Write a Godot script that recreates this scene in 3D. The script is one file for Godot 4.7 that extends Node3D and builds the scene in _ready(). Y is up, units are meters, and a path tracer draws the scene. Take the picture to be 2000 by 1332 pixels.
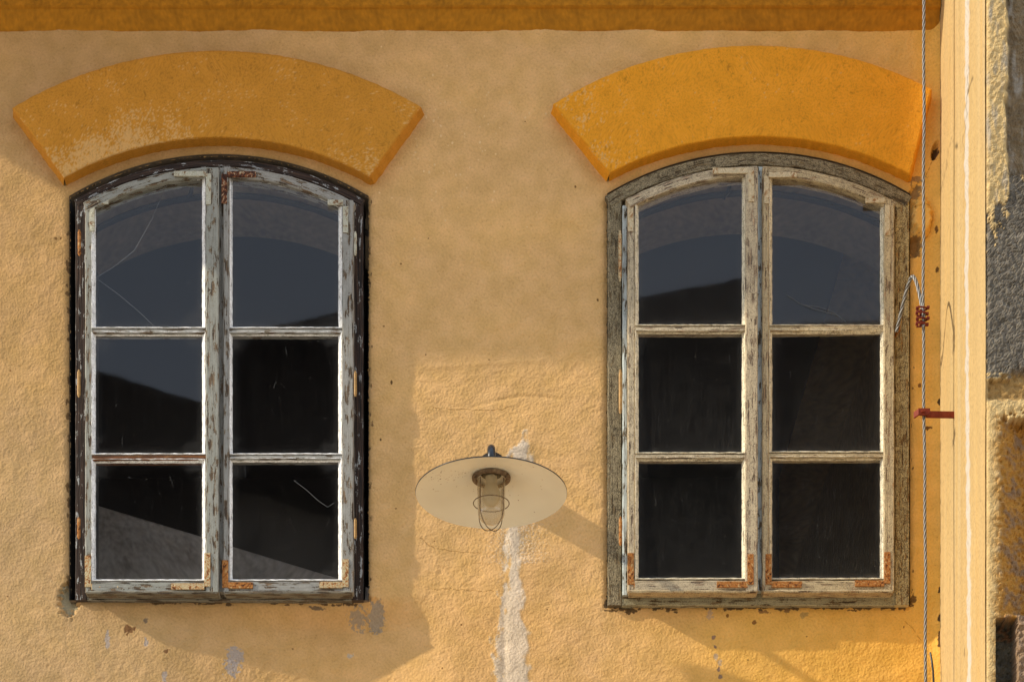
extends Node3D

# ---------------------------------------------------------------- measures
const S := 0.0016        # metres per picture unit on the plane of the facade
const D := 6.0           # metres from the camera to the facade
const EYE := 1.6         # height of the camera
const VH := 2739.0       # where the horizon lies, in picture units from the top of the facade view
const SUN := Vector3(4.2, -2.45, -1.0)
const CORNER := 1.336    # x of the inner corner with the stone house

var WINS := [
	{"l": 136.0, "r": 720.0, "b": 1173.0, "cu": 428.0, "cv": 866.0, "R": 563.0},
	{"l": 1186.0, "r": 1777.0, "b": 1183.0, "cu": 1481.0, "cv": 873.0, "R": 575.0},
]
var rng := RandomNumberGenerator.new()
var n_big := FastNoiseLite.new()
var n_mid := FastNoiseLite.new()
var n_fine := FastNoiseLite.new()
var n_ridge := FastNoiseLite.new()
var n_cell := FastNoiseLite.new()
var M := {}

# a spot on the facade (picture units) moved out by z metres towards the street
func at(u: float, v: float, z := 0.0) -> Vector3:
	var k := (D - z) / D
	return Vector3((u - 1000.0) * S * k, EYE + (VH - v) * S * k, z)

func yy(v: float) -> float:
	return EYE + (VH - v) * S

func sm(a: float, b: float, x: float) -> float:
	return smoothstep(a, b, x)

func lin(r: float, g: float, b: float) -> Color:
	return Color(r, g, b).linear_to_srgb()

func c8(r: float, g: float, b: float) -> Color:       # an sRGB triple as a linear colour
	return Color(r / 255.0, g / 255.0, b / 255.0).srgb_to_linear()

func arc_v(cu: float, cv: float, r: float, u: float) -> float:
	return cv - sqrt(maxf(r * r - (u - cu) * (u - cu), 0.0))

# ---------------------------------------------------------------- mesh building
class MB:
	var v := PackedVector3Array()
	var n := PackedVector3Array()
	var t := PackedVector2Array()
	var c := PackedColorArray()
	var has_c := false

	func tri(a: Vector3, b: Vector3, d: Vector3, ta := Vector2(), tb := Vector2(), td := Vector2()) -> void:
		var nn := (b - a).cross(d - a).normalized()
		v.append(a); v.append(d); v.append(b)
		n.append(nn); n.append(nn); n.append(nn)
		t.append(ta); t.append(td); t.append(tb)

	func quad(a: Vector3, b: Vector3, cc: Vector3, d: Vector3, ta := Vector2(), tb := Vector2(), tc := Vector2(), td := Vector2()) -> void:
		tri(a, b, cc, ta, tb, tc)
		tri(a, cc, d, ta, tc, td)

	func squad(p: Array, nn: Array, tt: Array) -> void:     # a quad with its own normals, counter-clockwise
		for k in [0, 2, 1, 0, 3, 2]:
			v.append(p[k]); n.append(nn[k]); t.append(tt[k])

	func box(lo: Vector3, hi: Vector3) -> void:
		var p := []
		for i in 8:
			p.append(Vector3(hi.x if i & 1 else lo.x, hi.y if i & 2 else lo.y, hi.z if i & 4 else lo.z))
		for f in [[4, 5, 7, 6], [1, 0, 2, 3], [5, 1, 3, 7], [0, 4, 6, 2], [6, 7, 3, 2], [0, 1, 5, 4]]:
			quad(p[f[0]], p[f[1]], p[f[2]], p[f[3]], Vector2(0, 0), Vector2(1, 0), Vector2(1, 1), Vector2(0, 1))

	func mesh() -> ArrayMesh:
		var a := []
		a.resize(Mesh.ARRAY_MAX)
		a[Mesh.ARRAY_VERTEX] = v
		a[Mesh.ARRAY_NORMAL] = n
		a[Mesh.ARRAY_TEX_UV] = t
		if has_c:
			a[Mesh.ARRAY_COLOR] = c
		var m := ArrayMesh.new()
		m.add_surface_from_arrays(Mesh.PRIMITIVE_TRIANGLES, a)
		return m

# sweeps a section (x across = side, y = out) along a path
func sweep(mb: MB, path: Array, sides: Array, out: Vector3, sect: Array, jit := 0.0, uoff := 0.0, voff := 0.0) -> void:
	var rings := []
	var m := sect.size()
	for i in path.size():
		var ring := []
		for k in m:
			var p: Vector2 = sect[k]
			p += Vector2(rng.randf_range(-jit, jit), rng.randf_range(-jit, jit) * 0.6)
			ring.append(path[i] + sides[i] * p.x + out * p.y)
		rings.append(ring)
	var flip: bool = (path[1] - path[0]).dot((sides[0] as Vector3).cross(out)) < 0.0
	var per := [0.0]
	for k in m:
		per.append(per[k] + (sect[(k + 1) % m] - sect[k]).length() / 0.25)
	var u := uoff
	for i in path.size() - 1:
		var u2: float = u + (path[i + 1] - path[i]).length() / 1.4
		for k in m:
			var a = rings[i][k]; var b = rings[i][(k + 1) % m]; var cc = rings[i + 1][(k + 1) % m]; var d = rings[i + 1][k]
			var ta := Vector2(u, per[k] + voff); var tb := Vector2(u, per[k + 1] + voff)
			var tc := Vector2(u2, per[k + 1] + voff); var td := Vector2(u2, per[k] + voff)
			if flip: mb.quad(a, d, cc, b, ta, td, tc, tb)
			else: mb.quad(a, b, cc, d, ta, tb, tc, td)
		u = u2
	for e in [0, path.size() - 1]:
		for k in range(1, m - 1):
			var a = rings[e][0]; var b = rings[e][k]; var d = rings[e][k + 1]
			if (e == 0) != flip: mb.tri(a, d, b)
			else: mb.tri(a, b, d)

func bar(mb: MB, p0: Vector3, p1: Vector3, side: Vector3, out: Vector3, sect: Array, step := 0.03, jit := 0.0, voff := 0.0) -> void:
	var k := maxi(1, int((p1 - p0).length() / step))
	var path := []
	var sides := []
	for i in k + 1:
		path.append(p0.lerp(p1, float(i) / k)); sides.append(side)
	sweep(mb, path, sides, out, sect, jit, rng.randf() * 0.05, voff)

# a board's section: width w, from depth b to the front at 0, with worn front edges
func board(w: float, b: float, ch := 0.0025) -> Array:
	var h := w / 2.0
	return [Vector2(-h, -b), Vector2(h, -b), Vector2(h, -ch), Vector2(h - ch, 0), Vector2(-h + ch, 0), Vector2(-h, -ch)]

func tube(mb: MB, path: Array, r, seg := 8, caps := true) -> void:
	var up := Vector3.UP
	var rings := []
	var norms := []
	for i in path.size():
		var tan_: Vector3 = (path[mini(i + 1, path.size() - 1)] - path[maxi(i - 1, 0)]).normalized()
		if i == 0:
			up = Vector3.UP if absf(tan_.y) < 0.9 else Vector3.RIGHT
		var s := tan_.cross(up).normalized()
		up = s.cross(tan_).normalized()
		var ring := []
		var nr := []
		for k in seg:
			var a := TAU * k / seg
			var d := s * cos(a) + up * sin(a)
			ring.append(path[i] + d * (r[i] if r is Array else r)); nr.append(d)
		rings.append(ring); norms.append(nr)
	for i in path.size() - 1:
		for k in seg:
			var j := (k + 1) % seg
			var u0 := float(k) / seg; var u1 := float(k + 1) / seg
			mb.squad([rings[i][k], rings[i + 1][k], rings[i + 1][j], rings[i][j]],
				[norms[i][k], norms[i + 1][k], norms[i + 1][j], norms[i][j]],
				[Vector2(i * 0.1, u0), Vector2(i * 0.1 + 0.1, u0), Vector2(i * 0.1 + 0.1, u1), Vector2(i * 0.1, u1)])
	if caps:
		for k in range(1, seg - 1):
			mb.tri(rings[0][0], rings[0][k], rings[0][k + 1])
			var e := path.size() - 1
			mb.tri(rings[e][0], rings[e][k + 1], rings[e][k])

# turns a profile of (radius, height) round a vertical axis; outward where the profile runs upwards
func lathe(mb: MB, prof: Array, o: Vector3, seg := 48) -> void:
	var nn := []
	for i in prof.size():
		var e: Vector2 = (prof[mini(i + 1, prof.size() - 1)] - prof[maxi(i - 1, 0)]).normalized()
		nn.append(Vector2(e.y, -e.x))
	for i in prof.size() - 1:
		for k in seg:
			var a := TAU * k / seg; var b := TAU * (k + 1) / seg
			var p := []
			var q := []
			var t := []
			for w in [[i, a], [i + 1, a], [i + 1, b], [i, b]]:
				var f: Vector2 = prof[w[0]]; var g: Vector2 = nn[w[0]]
				p.append(o + Vector3(f.x * cos(w[1]), f.y, f.x * sin(w[1])))
				q.append(Vector3(g.x * cos(w[1]), g.y, g.x * sin(w[1])).normalized())
				t.append(Vector2(w[1] / TAU, float(w[0]) / prof.size()))
			mb.squad([p[0], p[1], p[2], p[3]], q, t)

# ---------------------------------------------------------------- nodes
func put(parent: Node, called: String, mesh: Mesh, mat: Material) -> MeshInstance3D:
	var o := MeshInstance3D.new()
	o.name = free_name(parent, called)
	o.mesh = mesh
	o.material_override = mat
	parent.add_child(o, true)
	return o

func free_name(parent: Node, called: String) -> String:
	if not parent.has_node(called):
		return called
	var k := 1
	while parent.has_node("%s_%03d" % [called, k]):
		k += 1
	return "%s_%03d" % [called, k]

func root_of(parent: Node, called: String, where := Vector3.ZERO) -> Node3D:
	var o := Node3D.new()
	o.name = free_name(parent, called)
	o.position = where
	parent.add_child(o, true)
	return o

func tag(o: Node, label: String, category := "", group := "", kind := "") -> void:
	o.set_meta("label", label)
	if category: o.set_meta("category", category)
	if group: o.set_meta("group", group)
	if kind: o.set_meta("kind", kind)

# ---------------------------------------------------------------- materials
func plain(r: float, g: float, b: float, rough := 0.8, metal := 0.0) -> StandardMaterial3D:
	var m := StandardMaterial3D.new()
	m.albedo_color = lin(r, g, b)
	m.roughness = rough
	m.metallic = metal
	m.metallic_specular = 0.4
	return m

func tex(w: int, h: int, data: PackedByteArray, rgb := true) -> ImageTexture:
	return ImageTexture.create_from_image(Image.create_from_data(w, h, false, Image.FORMAT_RGB8 if rgb else Image.FORMAT_L8, data))

# weathered painted wood: paint over bare wood, peeling along the grain, crazed by cracks
func wood(paint: Color, under: Color, bare: Color, peel: float, craze: float, sd: int, crack_len := 0.5, rough := 0.75, bump := 0.25) -> StandardMaterial3D:
	var w := 1024
	var h := 256
	var a := PackedByteArray(); a.resize(w * h * 3)
	var b := PackedByteArray(); b.resize(w * h)
	var g := FastNoiseLite.new(); g.seed = sd; g.frequency = 0.11; g.fractal_octaves = 3
	var p := FastNoiseLite.new(); p.seed = sd + 5; p.frequency = 0.045; p.fractal_octaves = 5; p.fractal_gain = 0.6
	var q := FastNoiseLite.new(); q.seed = sd + 9; q.noise_type = FastNoiseLite.TYPE_CELLULAR; q.frequency = 0.12
	q.cellular_return_type = FastNoiseLite.RETURN_DISTANCE2_SUB; q.fractal_type = FastNoiseLite.FRACTAL_NONE
	var i := 0
	for y in h:
		for x in w:
			var gr := g.get_noise_2d(x * 0.07, y * 1.4)
			var lo := p.get_noise_2d(x * 0.4, y * 1.0 + 300.0)
			var fi := p.get_noise_2d(x * 5.0, y * 5.0 + 90.0)
			var cover := lo + gr * 0.35 + fi * 0.25 - peel
			var e := 1.0
			if craze > 0.0:
				e = (q.get_noise_2d(x * 1.5 + fi * 14.0, y * crack_len + lo * 20.0) + 1.0) / craze
			var c := paint * (1.0 + 0.14 * lo + 0.12 * fi + 0.08 * gr)
			var z := 0.72 + 0.08 * fi
			var line := g.get_noise_2d(x * 0.035 + 500.0, y * 2.6 + lo * 6.0)
			if line > 0.34:
				c = c.lerp(bare * 0.8, minf(0.55, (line - 0.34) * 3.0)); z -= minf(0.35, (line - 0.34) * 2.0)
			if cover < 0.0:
				c = bare * (1.0 + 0.75 * gr + 0.3 * fi); z = 0.42 + 0.3 * gr
			elif cover < 0.07:
				c = under * (1.0 + 0.2 * fi); z = 0.6 + 0.05 * fi
			elif cover < 0.1:
				c = c * 1.12; z = 0.85
			if e < 1.0 and cover > 0.0:
				var s := 1.0 - e
				c = c.lerp(bare * 0.5, minf(0.9, s * 1.2)); z -= 0.5 * s
			elif e < 1.5 and cover > 0.0:
				z += 0.1
			a[i * 3] = clampi(int(c.r * 255.0), 0, 255); a[i * 3 + 1] = clampi(int(c.g * 255.0), 0, 255); a[i * 3 + 2] = clampi(int(c.b * 255.0), 0, 255)
			b[i] = clampi(int(z * 255.0), 0, 255)
			i += 1
	var m := StandardMaterial3D.new()
	m.albedo_texture = tex(w, h, a)
	m.heightmap_enabled = true
	m.heightmap_texture = tex(w, h, b, false)
	m.heightmap_scale = bump
	m.roughness = rough
	m.metallic_specular = 0.35
	return m

# a mottled surface in the object's own axes: colours from the list mixed by noise, with a bumpy relief
func mottle(cols: Array, scale: float, bump: float, sd: int, rough := 0.85, freq := 0.02, contrast := 1.6) -> StandardMaterial3D:
	var w := 256
	var a := PackedByteArray(); a.resize(w * w * 3)
	var b := PackedByteArray(); b.resize(w * w)
	var p := FastNoiseLite.new(); p.seed = sd; p.frequency = freq; p.fractal_octaves = 5; p.fractal_gain = 0.6
	var q := FastNoiseLite.new(); q.seed = sd + 3; q.frequency = freq * 5.0; q.fractal_octaves = 3
	var i := 0
	for y in w:
		for x in w:
			var fx := x / 256.0; var fy := y / 256.0      # wraps round without a seam
			var k := TAU
			var lo := p.get_noise_3d(cos(fx * k) * 40.0 + cos(fy * k) * 23.0, sin(fx * k) * 40.0 + 200.0, sin(fy * k) * 40.0 - cos(fx * k) * 13.0)
			var hi := q.get_noise_3d(cos(fx * k) * 40.0 + cos(fy * k) * 23.0, sin(fx * k) * 40.0, sin(fy * k) * 40.0 - cos(fx * k) * 13.0)
			var s := clampf((lo * contrast + hi * 0.35) * 0.5 + 0.5, 0.0, 0.999) * (cols.size() - 1)
			var c: Color = (cols[int(s)] as Color).lerp(cols[int(s) + 1], s - floorf(s))
			c *= 1.0 + 0.15 * hi
			a[i * 3] = clampi(int(c.r * 255.0), 0, 255); a[i * 3 + 1] = clampi(int(c.g * 255.0), 0, 255); a[i * 3 + 2] = clampi(int(c.b * 255.0), 0, 255)
			b[i] = clampi(int((0.5 + 0.3 * lo + 0.35 * hi) * 255.0), 0, 255)
			i += 1
	var m := StandardMaterial3D.new()
	m.albedo_texture = tex(w, w, a)
	m.heightmap_enabled = true
	m.heightmap_texture = tex(w, w, b, false)
	m.heightmap_scale = bump
	m.uv1_triplanar = true
	m.uv1_scale = Vector3.ONE * scale
	m.roughness = rough
	m.metallic_specular = 0.35
	return m

# ---------------------------------------------------------------- the plaster wall
const WX0 := -1.75
const WY0 := 3.72
const WW := 3.086
const WH := 2.36

func opening_dist(u: float, v: float) -> float:       # > 0 outside both window openings, in picture units
	var best := 1e9
	for w in WINS:
		var d := maxf(maxf(w.l - u, u - w.r), v - w.b)
		var da: float = Vector2(u - w.cu, v - w.cv).length() - w.R
		if v < w.cv: d = maxf(d, da)
		best = minf(best, d)
	return best

func snap(u: float, v: float) -> Vector2:             # the nearest point on the edge of the opening that holds (u, v)
	for w in WINS:
		if u > w.l and u < w.r and v < w.b and Vector2(u - w.cu, v - w.cv).length() < w.R:
			var ds := [u - w.l, w.r - u, w.b - v, (w.R - Vector2(u - w.cu, v - w.cv).length()) if v < w.cv else 1e9]
			match ds.find(ds.min()):
				0: return Vector2(w.l, v)
				1: return Vector2(w.r, v)
				2: return Vector2(u, w.b)
				3:
					var q: Vector2 = (Vector2(u - w.cu, v - w.cv)).normalized() * w.R
					return Vector2(w.cu + q.x, w.cv + q.y)
	return Vector2(u, v)

# how much of the cement that fills the cable chase covers (u, v)
func chase(u: float, v: float) -> float:
	if v < 838.0 or u < 900.0 or u > 1100.0: return 0.0
	var w := 9.0 + 17.0 * sm(840.0, 890.0, v) - 6.0 * sm(930.0, 1000.0, v) + 8.0 * sm(1120.0, 1190.0, v) + 11.0 * sm(1195.0, 1250.0, v)
	var c := 1021.0 - 3.0 * sm(840.0, 880.0, v) - 18.0 * sm(900.0, 1030.0, v)
	var ed := n_mid.get_noise_2d(u * 0.9 + 90.0, v * 0.5) * 20.0 + n_fine.get_noise_2d(u * 2.0, v * 2.0) * 12.0
	var d := (w - absf(u - c + 0.25 * ed) + ed * 0.8) / 8.0 + 0.6
	if v > 1020.0 and v < 1100.0:                     # splashed flecks beside it
		d = maxf(d, (n_fine.get_noise_2d(u * 2.6, v * 2.6 + 400.0) * 60.0 + 6.0 - absf(u - 1010.0) * 0.45) / 3.0)
	d -= 1.0
	return clampf(d, 0.0, 1.0) * sm(836.0, 846.0, v - 6.0 * sin(u * 0.2))

func relief(u: float, v: float) -> float:
	var z := n_big.get_noise_2d(u, v) * 0.0032
	var rough := clampf(0.8 + 1.3 * n_big.get_noise_2d(u * 1.3 + 900.0, v * 1.3), 0.25, 1.5)
	z += 0.0007 * n_ridge.get_noise_2d(u * 0.5 + v * 0.25, v * 1.1 - u * 0.2)
	z += n_mid.get_noise_2d(u, v) * 0.0008 * rough + n_fine.get_noise_2d(u * 0.6, v * 0.5) * 0.0006 * rough
	var out := opening_dist(u, v)
	if out < 14.0: z -= 0.006 * pow(1.0 - clampf(out, 0.0, 14.0) / 14.0, 2.0)
	# hollow below the left window, shaped so the sash shadow ends diagonally
	z -= 0.052 * clampf((u - 320.0) / 370.0, 0.0, 1.0) * sm(1160.0, 1225.0, v) * (1.0 - sm(680.0, 900.0, u))
	# the corner with the stone house is rounded
	z += 0.012 * pow(sm(1800.0, 1838.0, u), 3.0)
	# cable chase and a trowelled cross ridge above the lamp
	var ch := chase(u, v)
	z += 0.0016 * ch
	if v > 1030.0: z -= 0.003 * exp(-pow((u - 985.0) / 7.0, 2.0)) * ch
	var line := 790.0 - 18.0 * sm(930.0, 1080.0, u) + 6.0 * sin(u * 0.03)
	z -= 0.0022 * exp(-pow((v - line) / 3.0, 2.0)) * sm(880.0, 980.0, u) * (1.0 - sm(1060.0, 1130.0, u))
	z += 0.0015 * exp(-pow((v - 718.0 + 0.06 * (u - 830.0)) / 5.0, 2.0)) * sm(800.0, 860.0, u) * (1.0 - sm(1050.0, 1120.0, u))
	# plaster lumps and a hole beside the right window
	if u > 1770.0 and v > 320.0 and v < 540.0:
		var q := Vector2((u - 1800.0) / 21.0, (v - 428.0) / 42.0).length() + 0.2 * n_mid.get_noise_2d(u * 2.0, v * 2.0)
		z += 0.016 * (1.0 - sm(0.7, 1.05, q))
		var hole := Vector2((u - 1786.0) / 15.0, (v - 482.0) / 24.0).length() + 0.3 * n_mid.get_noise_2d(u * 2.0 + 50.0, v * 2.0)
		z -= 0.014 * (1.0 - sm(0.5, 1.0, hole))
		hole = Vector2((u - 1787.0) / 12.0, (v - 376.0) / 15.0).length() + 0.3 * n_mid.get_noise_2d(u * 2.0 + 50.0, v * 2.0)
		z -= 0.01 * (1.0 - sm(0.5, 1.0, hole))
	if u > 1800.0 and v > 260.0 and v < 330.0:
		z -= 0.025 * (1.0 - sm(0.6, 1.0, Vector2((u - 1826.0) / 8.0, (v - 296.0 + (u - 1826.0) * 1.2) / 18.0).length()))
	# broken corners under the left window
	z -= 0.014 * (1.0 - sm(0.75, 1.05, Vector2((u - 134.0) / 20.0, (v - 1172.0) / 34.0).length() + 0.35 * n_mid.get_noise_2d(u * 1.6, v * 1.6)))
	z -= 0.006 * (1.0 - sm(0.8, 1.0, Vector2((u - 730.0) / 20.0, (v - 1196.0) / 32.0).length() + 0.35 * n_mid.get_noise_2d(u * 1.6, v * 1.6)))
	return z

func wall_mesh() -> ArrayMesh:
	var step := 0.0042
	var nx := int(round(WW / step)); var ny := int(round(WH / step))
	var hz := PackedFloat32Array(); hz.resize((nx + 1) * (ny + 1))
	var pos := PackedVector3Array(); pos.resize(hz.size())
	var inn := PackedByteArray(); inn.resize(hz.size())
	for j in ny + 1:
		var y := WY0 + WH * j / ny
		var v := VH - (y - EYE) / S
		for i in nx + 1:
			var x := WX0 + WW * i / nx
			var u := x / S + 1000.0
			var k := j * (nx + 1) + i
			var p := Vector2(u, v)
			if opening_dist(u, v) < 0.0:
				inn[k] = 1
				p = snap(u, v)
				p += Vector2(n_fine.get_noise_2d(p.x * 2.0, p.y * 2.0), n_fine.get_noise_2d(p.x * 2.0 + 70.0, p.y * 2.0)) * 4.0
			var edge := minf(minf(i, nx + 6 - i), minf(j, ny - j))
			var z := relief(p.x, p.y) * minf(1.0, edge / 6.0)
			hz[k] = z
			pos[k] = Vector3((p.x - 1000.0) * S, yy(p.y), z)
	var nor := PackedVector3Array(); nor.resize(hz.size())
	var uv := PackedVector2Array(); uv.resize(hz.size())
	for j in ny + 1:
		for i in nx + 1:
			var k := j * (nx + 1) + i
			var a := j * (nx + 1) + maxi(i - 1, 0); var b := j * (nx + 1) + mini(i + 1, nx)
			var c := maxi(j - 1, 0) * (nx + 1) + i; var d := mini(j + 1, ny) * (nx + 1) + i
			var dx := maxf(pos[b].x - pos[a].x, 0.001); var dy := maxf(pos[d].y - pos[c].y, 0.001)
			nor[k] = Vector3(-(hz[b] - hz[a]) / dx, -(hz[d] - hz[c]) / dy, 1.0).normalized()
			uv[k] = Vector2((pos[k].x - WX0) / WW, 1.0 - (pos[k].y - WY0) / WH)
	var idx := PackedInt32Array()
	for j in ny:
		for i in nx:
			var k := j * (nx + 1) + i
			var m := k + nx + 1
			if inn[k] + inn[k + 1] + inn[m] + inn[m + 1] == 4: continue
			idx.append_array(PackedInt32Array([k, m + 1, k + 1, k, m, m + 1]))
	# the plain rest of the facade round the part in view
	var base := pos.size()
	var rest := [[-3.6, 0.0, WX0, 6.6], [WX0, 0.0, WX0 + WW, WY0], [WX0, WY0 + WH, WX0 + WW, 6.6]]
	for r in rest:
		for q in [[r[0], r[1]], [r[2], r[1]], [r[2], r[3]], [r[0], r[3]]]:
			pos.append(Vector3(q[0], q[1], 0)); nor.append(Vector3(0, 0, 1))
			uv.append(Vector2((q[0] - WX0) / WW, 1.0 - (q[1] - WY0) / WH))
		idx.append_array(PackedInt32Array([base, base + 2, base + 1, base, base + 3, base + 2]))
		base += 4
	var a := []
	a.resize(Mesh.ARRAY_MAX)
	a[Mesh.ARRAY_VERTEX] = pos; a[Mesh.ARRAY_NORMAL] = nor; a[Mesh.ARRAY_TEX_UV] = uv; a[Mesh.ARRAY_INDEX] = idx
	var mesh := ArrayMesh.new()
	mesh.add_surface_from_arrays(Mesh.PRIMITIVE_TRIANGLES, a)
	return mesh

func wall_material() -> StandardMaterial3D:
	var w := 2048
	var h := 1560
	var a := PackedByteArray(); a.resize(w * h * 3)
	var b := PackedByteArray(); b.resize(w * h)
	var i := 0
	var du := WW / S / w
	var dv := WH / S / h
	var u0 := WX0 / S + 1000.0
	var v0 := VH - (WY0 + WH - EYE) / S
	for y in h:
		var v := v0 + y * dv
		for x in w:
			var u := u0 + x * du
			var f := n_fine.get_noise_2d(u, v)
			var g := n_mid.get_noise_2d(u * 0.35 + 40.0, v * 0.35)
			var lo := n_big.get_noise_2d(u * 0.7 + 333.0, v * 0.9)
			# ochre limewash, more golden to the right and below the right window, paler to the lower left
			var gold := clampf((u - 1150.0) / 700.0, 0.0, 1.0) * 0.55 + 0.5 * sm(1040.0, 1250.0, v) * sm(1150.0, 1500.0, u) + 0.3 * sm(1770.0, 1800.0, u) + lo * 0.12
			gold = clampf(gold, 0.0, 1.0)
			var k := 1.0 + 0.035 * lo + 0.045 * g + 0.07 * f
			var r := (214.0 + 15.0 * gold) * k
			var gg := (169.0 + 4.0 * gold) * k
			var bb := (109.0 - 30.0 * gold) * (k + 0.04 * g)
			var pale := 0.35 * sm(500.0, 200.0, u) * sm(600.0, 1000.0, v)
			var left_tone := 1.0 - 0.11 * sm(950.0, 150.0, u)  # wall colour gets darker towards the left
			r = r * left_tone - pale * 4.0; gg = gg * left_tone + pale * 8.0; bb = bb * left_tone + pale * 22.0
			var z := 0.5 + 0.34 * f + 0.12 * n_ridge.get_noise_2d(u, v)
			# greyish rain film in patches up high, fine dark pores
			var film := clampf(n_big.get_noise_2d(u * 1.6 - 500.0, v * 2.4) * 1.4 - 0.05, 0.0, 1.0) * (0.35 + 0.5 * sm(500.0, 80.0, v))
			r -= film * 3.0; gg -= film * 2.0; bb -= film * 1.0
			if f < -0.52: r *= 0.93; gg *= 0.9; bb *= 0.86
			if u > 900.0 and u < 1100.0 and v > 836.0:
				var c := chase(u, v)
				if c > 0.0:
					var s := 1.0 + 0.14 * f + 0.1 * g
					r = lerpf(r, 216.0 * s, c * 0.82); gg = lerpf(gg, 199.0 * s, c * 0.82); bb = lerpf(bb, 177.0 * s, c * 0.82)
			a[i * 3] = clampi(int(r), 0, 255); a[i * 3 + 1] = clampi(int(gg), 0, 255); a[i * 3 + 2] = clampi(int(bb), 0, 255)
			b[i] = clampi(int(z * 255.0), 0, 255)
			i += 1
	# patches, chips and stains: [u, v, half width, half height, colour, raggedness, relief]
	var spots := [
		[134, 1168, 18, 30, Color8(150, 140, 112), 0.5, -30], [733, 1198, 17, 27, Color8(158, 142, 122), 0.5, -20], [697, 1200, 16, 18, Color8(160, 140, 116), 0.9, -8],
		[457, 1276, 17, 19, Color8(165, 150, 138), 0.6, -14], [452, 1300, 14, 16, Color8(160, 146, 136), 0.9, -10], [209, 1250, 5, 19, Color8(165, 150, 138), 0.5, -8],
		[251, 1227, 11, 8, Color8(112, 78, 48), 0.5, -20], [284, 1210, 4, 5, Color8(122, 104, 84), 0.5, -10], [325, 1270, 5, 5, Color8(112, 78, 48), 0.6, -12], [284, 1254, 4, 10, Color8(165, 150, 138), 0.8, -8],
		[321, 1319, 5, 10, Color8(165, 150, 138), 0.6, -8], [617, 1183, 14, 4, Color8(110, 92, 72), 0.6, -14], [560, 1330, 24, 5, Color8(160, 140, 120), 0.8, -8], [680, 1268, 7, 4, Color8(190, 172, 150), 0.8, 0],
		[1188, 1128, 4, 12, Color8(120, 96, 66), 0.6, -20], [1185, 1178, 7, 8, Color8(96, 80, 58), 0.7, -20], [1782, 1172, 7, 9, Color8(104, 74, 40), 0.7, -10],
		[1386, 1200, 6, 9, Color8(190, 156, 120), 0.9, -5], [1393, 1244, 4, 5, Color8(140, 110, 90), 0.5, -10], [1396, 1262, 3, 4, Color8(130, 104, 84), 0.5, -10], [1398, 1280, 4, 8, Color8(184, 158, 128), 0.8, -5],
		[1403, 1306, 3, 5, Color8(128, 104, 88), 0.5, -10], [1406, 1320, 4, 5, Color8(134, 110, 92), 0.5, -10], [1405, 1292, 4, 6, Color8(190, 160, 124), 0.9, -5],
		[1420, 1203, 3, 4, Color8(128, 86, 40), 0.5, -6], [1473, 1214, 4, 4, Color8(126, 84, 42), 0.7, -6], [1490, 1194, 12, 4, Color8(140, 100, 58), 0.8, -6], [1570, 1200, 8, 5, Color8(176, 140, 80), 0.8, -4], [1536, 1191, 7, 6, Color8(130, 96, 58), 0.9, -5],
		[1786, 482, 14, 24, Color8(138, 102, 60), 0.5, -14], [1787, 376, 12, 14, Color8(142, 110, 70), 0.6, -10], [1826, 297, 6, 15, Color8(80, 58, 36), 0.5, -14],
		[1786, 350, 18, 7, Color8(150, 118, 80), 0.6, 0], [1828, 450, 3, 7, Color8(96, 66, 34), 0.5, -8], [1829, 530, 4, 5, Color8(96, 66, 34), 0.5, -8], [1795, 752, 3, 5, Color8(120, 80, 40), 0.5, -8], [1812, 836, 6, 4, Color8(100, 64, 30), 0.7, -8],
		[1834, 790, 5, 8, Color8(60, 44, 30), 0.7, -6], [1834, 1155, 3, 6, Color8(60, 44, 30), 0.7, -6], [1834, 1210, 4, 8, Color8(60, 44, 30), 0.7, -6], [1834, 1255, 4, 18, Color8(80, 56, 36), 0.8, -6],
		[764, 746, 2, 4, Color8(84, 58, 30), 0.3, -10], [743, 858, 2, 3, Color8(84, 58, 30), 0.3, -10], [109, 466, 3, 3, Color8(110, 80, 46), 0.4, -10], [118, 465, 2, 3, Color8(110, 80, 46), 0.4, -10], [1167, 585, 2, 3, Color8(90, 60, 28), 0.3, -10],
	]
	for k in 46:     # mould under the right window's bottom rail, dirt round both openings
		spots.append([rng.randf_range(1190, 1775), 1184.0 + absf(rng.randfn(0.0, 3.5)), rng.randf_range(3, 12), rng.randf_range(1.5, 5), Color8(92, 70, 44), 0.9, -6])
	for k in 26:
		spots.append([rng.randf_range(190, 720), 1174.0 + absf(rng.randfn(0.0, 2.0)), rng.randf_range(3, 10), rng.randf_range(1.5, 3), Color8(96, 74, 50), 0.9, -6])
	for k in 18:
		spots.append([720.0 + absf(rng.randfn(0.0, 3.0)), rng.randf_range(390, 1160), rng.randf_range(0.8, 2), rng.randf_range(2, 6), Color8(112, 84, 54), 0.9, -4])
	for k in 20:
		spots.append([134.0 - absf(rng.randfn(0.0, 2.0)), rng.randf_range(400, 1140), rng.randf_range(1.5, 4), rng.randf_range(3, 9), Color8(110, 84, 54), 0.9, -4])
	for k in 12:
		spots.append([1780.0 + absf(rng.randfn(0.0, 2.5)), rng.randf_range(520, 1180), rng.randf_range(0.8, 1.8), rng.randf_range(1.5, 4), Color8(112, 84, 48), 0.9, -4])
	for k in 50:
		spots.append([rng.randf_range(0, 1800), rng.randf_range(70, 1330), rng.randf_range(0.8, 2.2), rng.randf_range(0.8, 2.4), Color8(110, 76, 40), 0.4, -6])
	for k in 120:    # pale flecks where the wash has worn thin
		spots.append([rng.randfn(860.0, 90.0), rng.randfn(290.0, 90.0), rng.randf_range(0.7, 1.8), rng.randf_range(0.8, 2.6), Color8(226, 192, 140), 0.5, 4])
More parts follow.
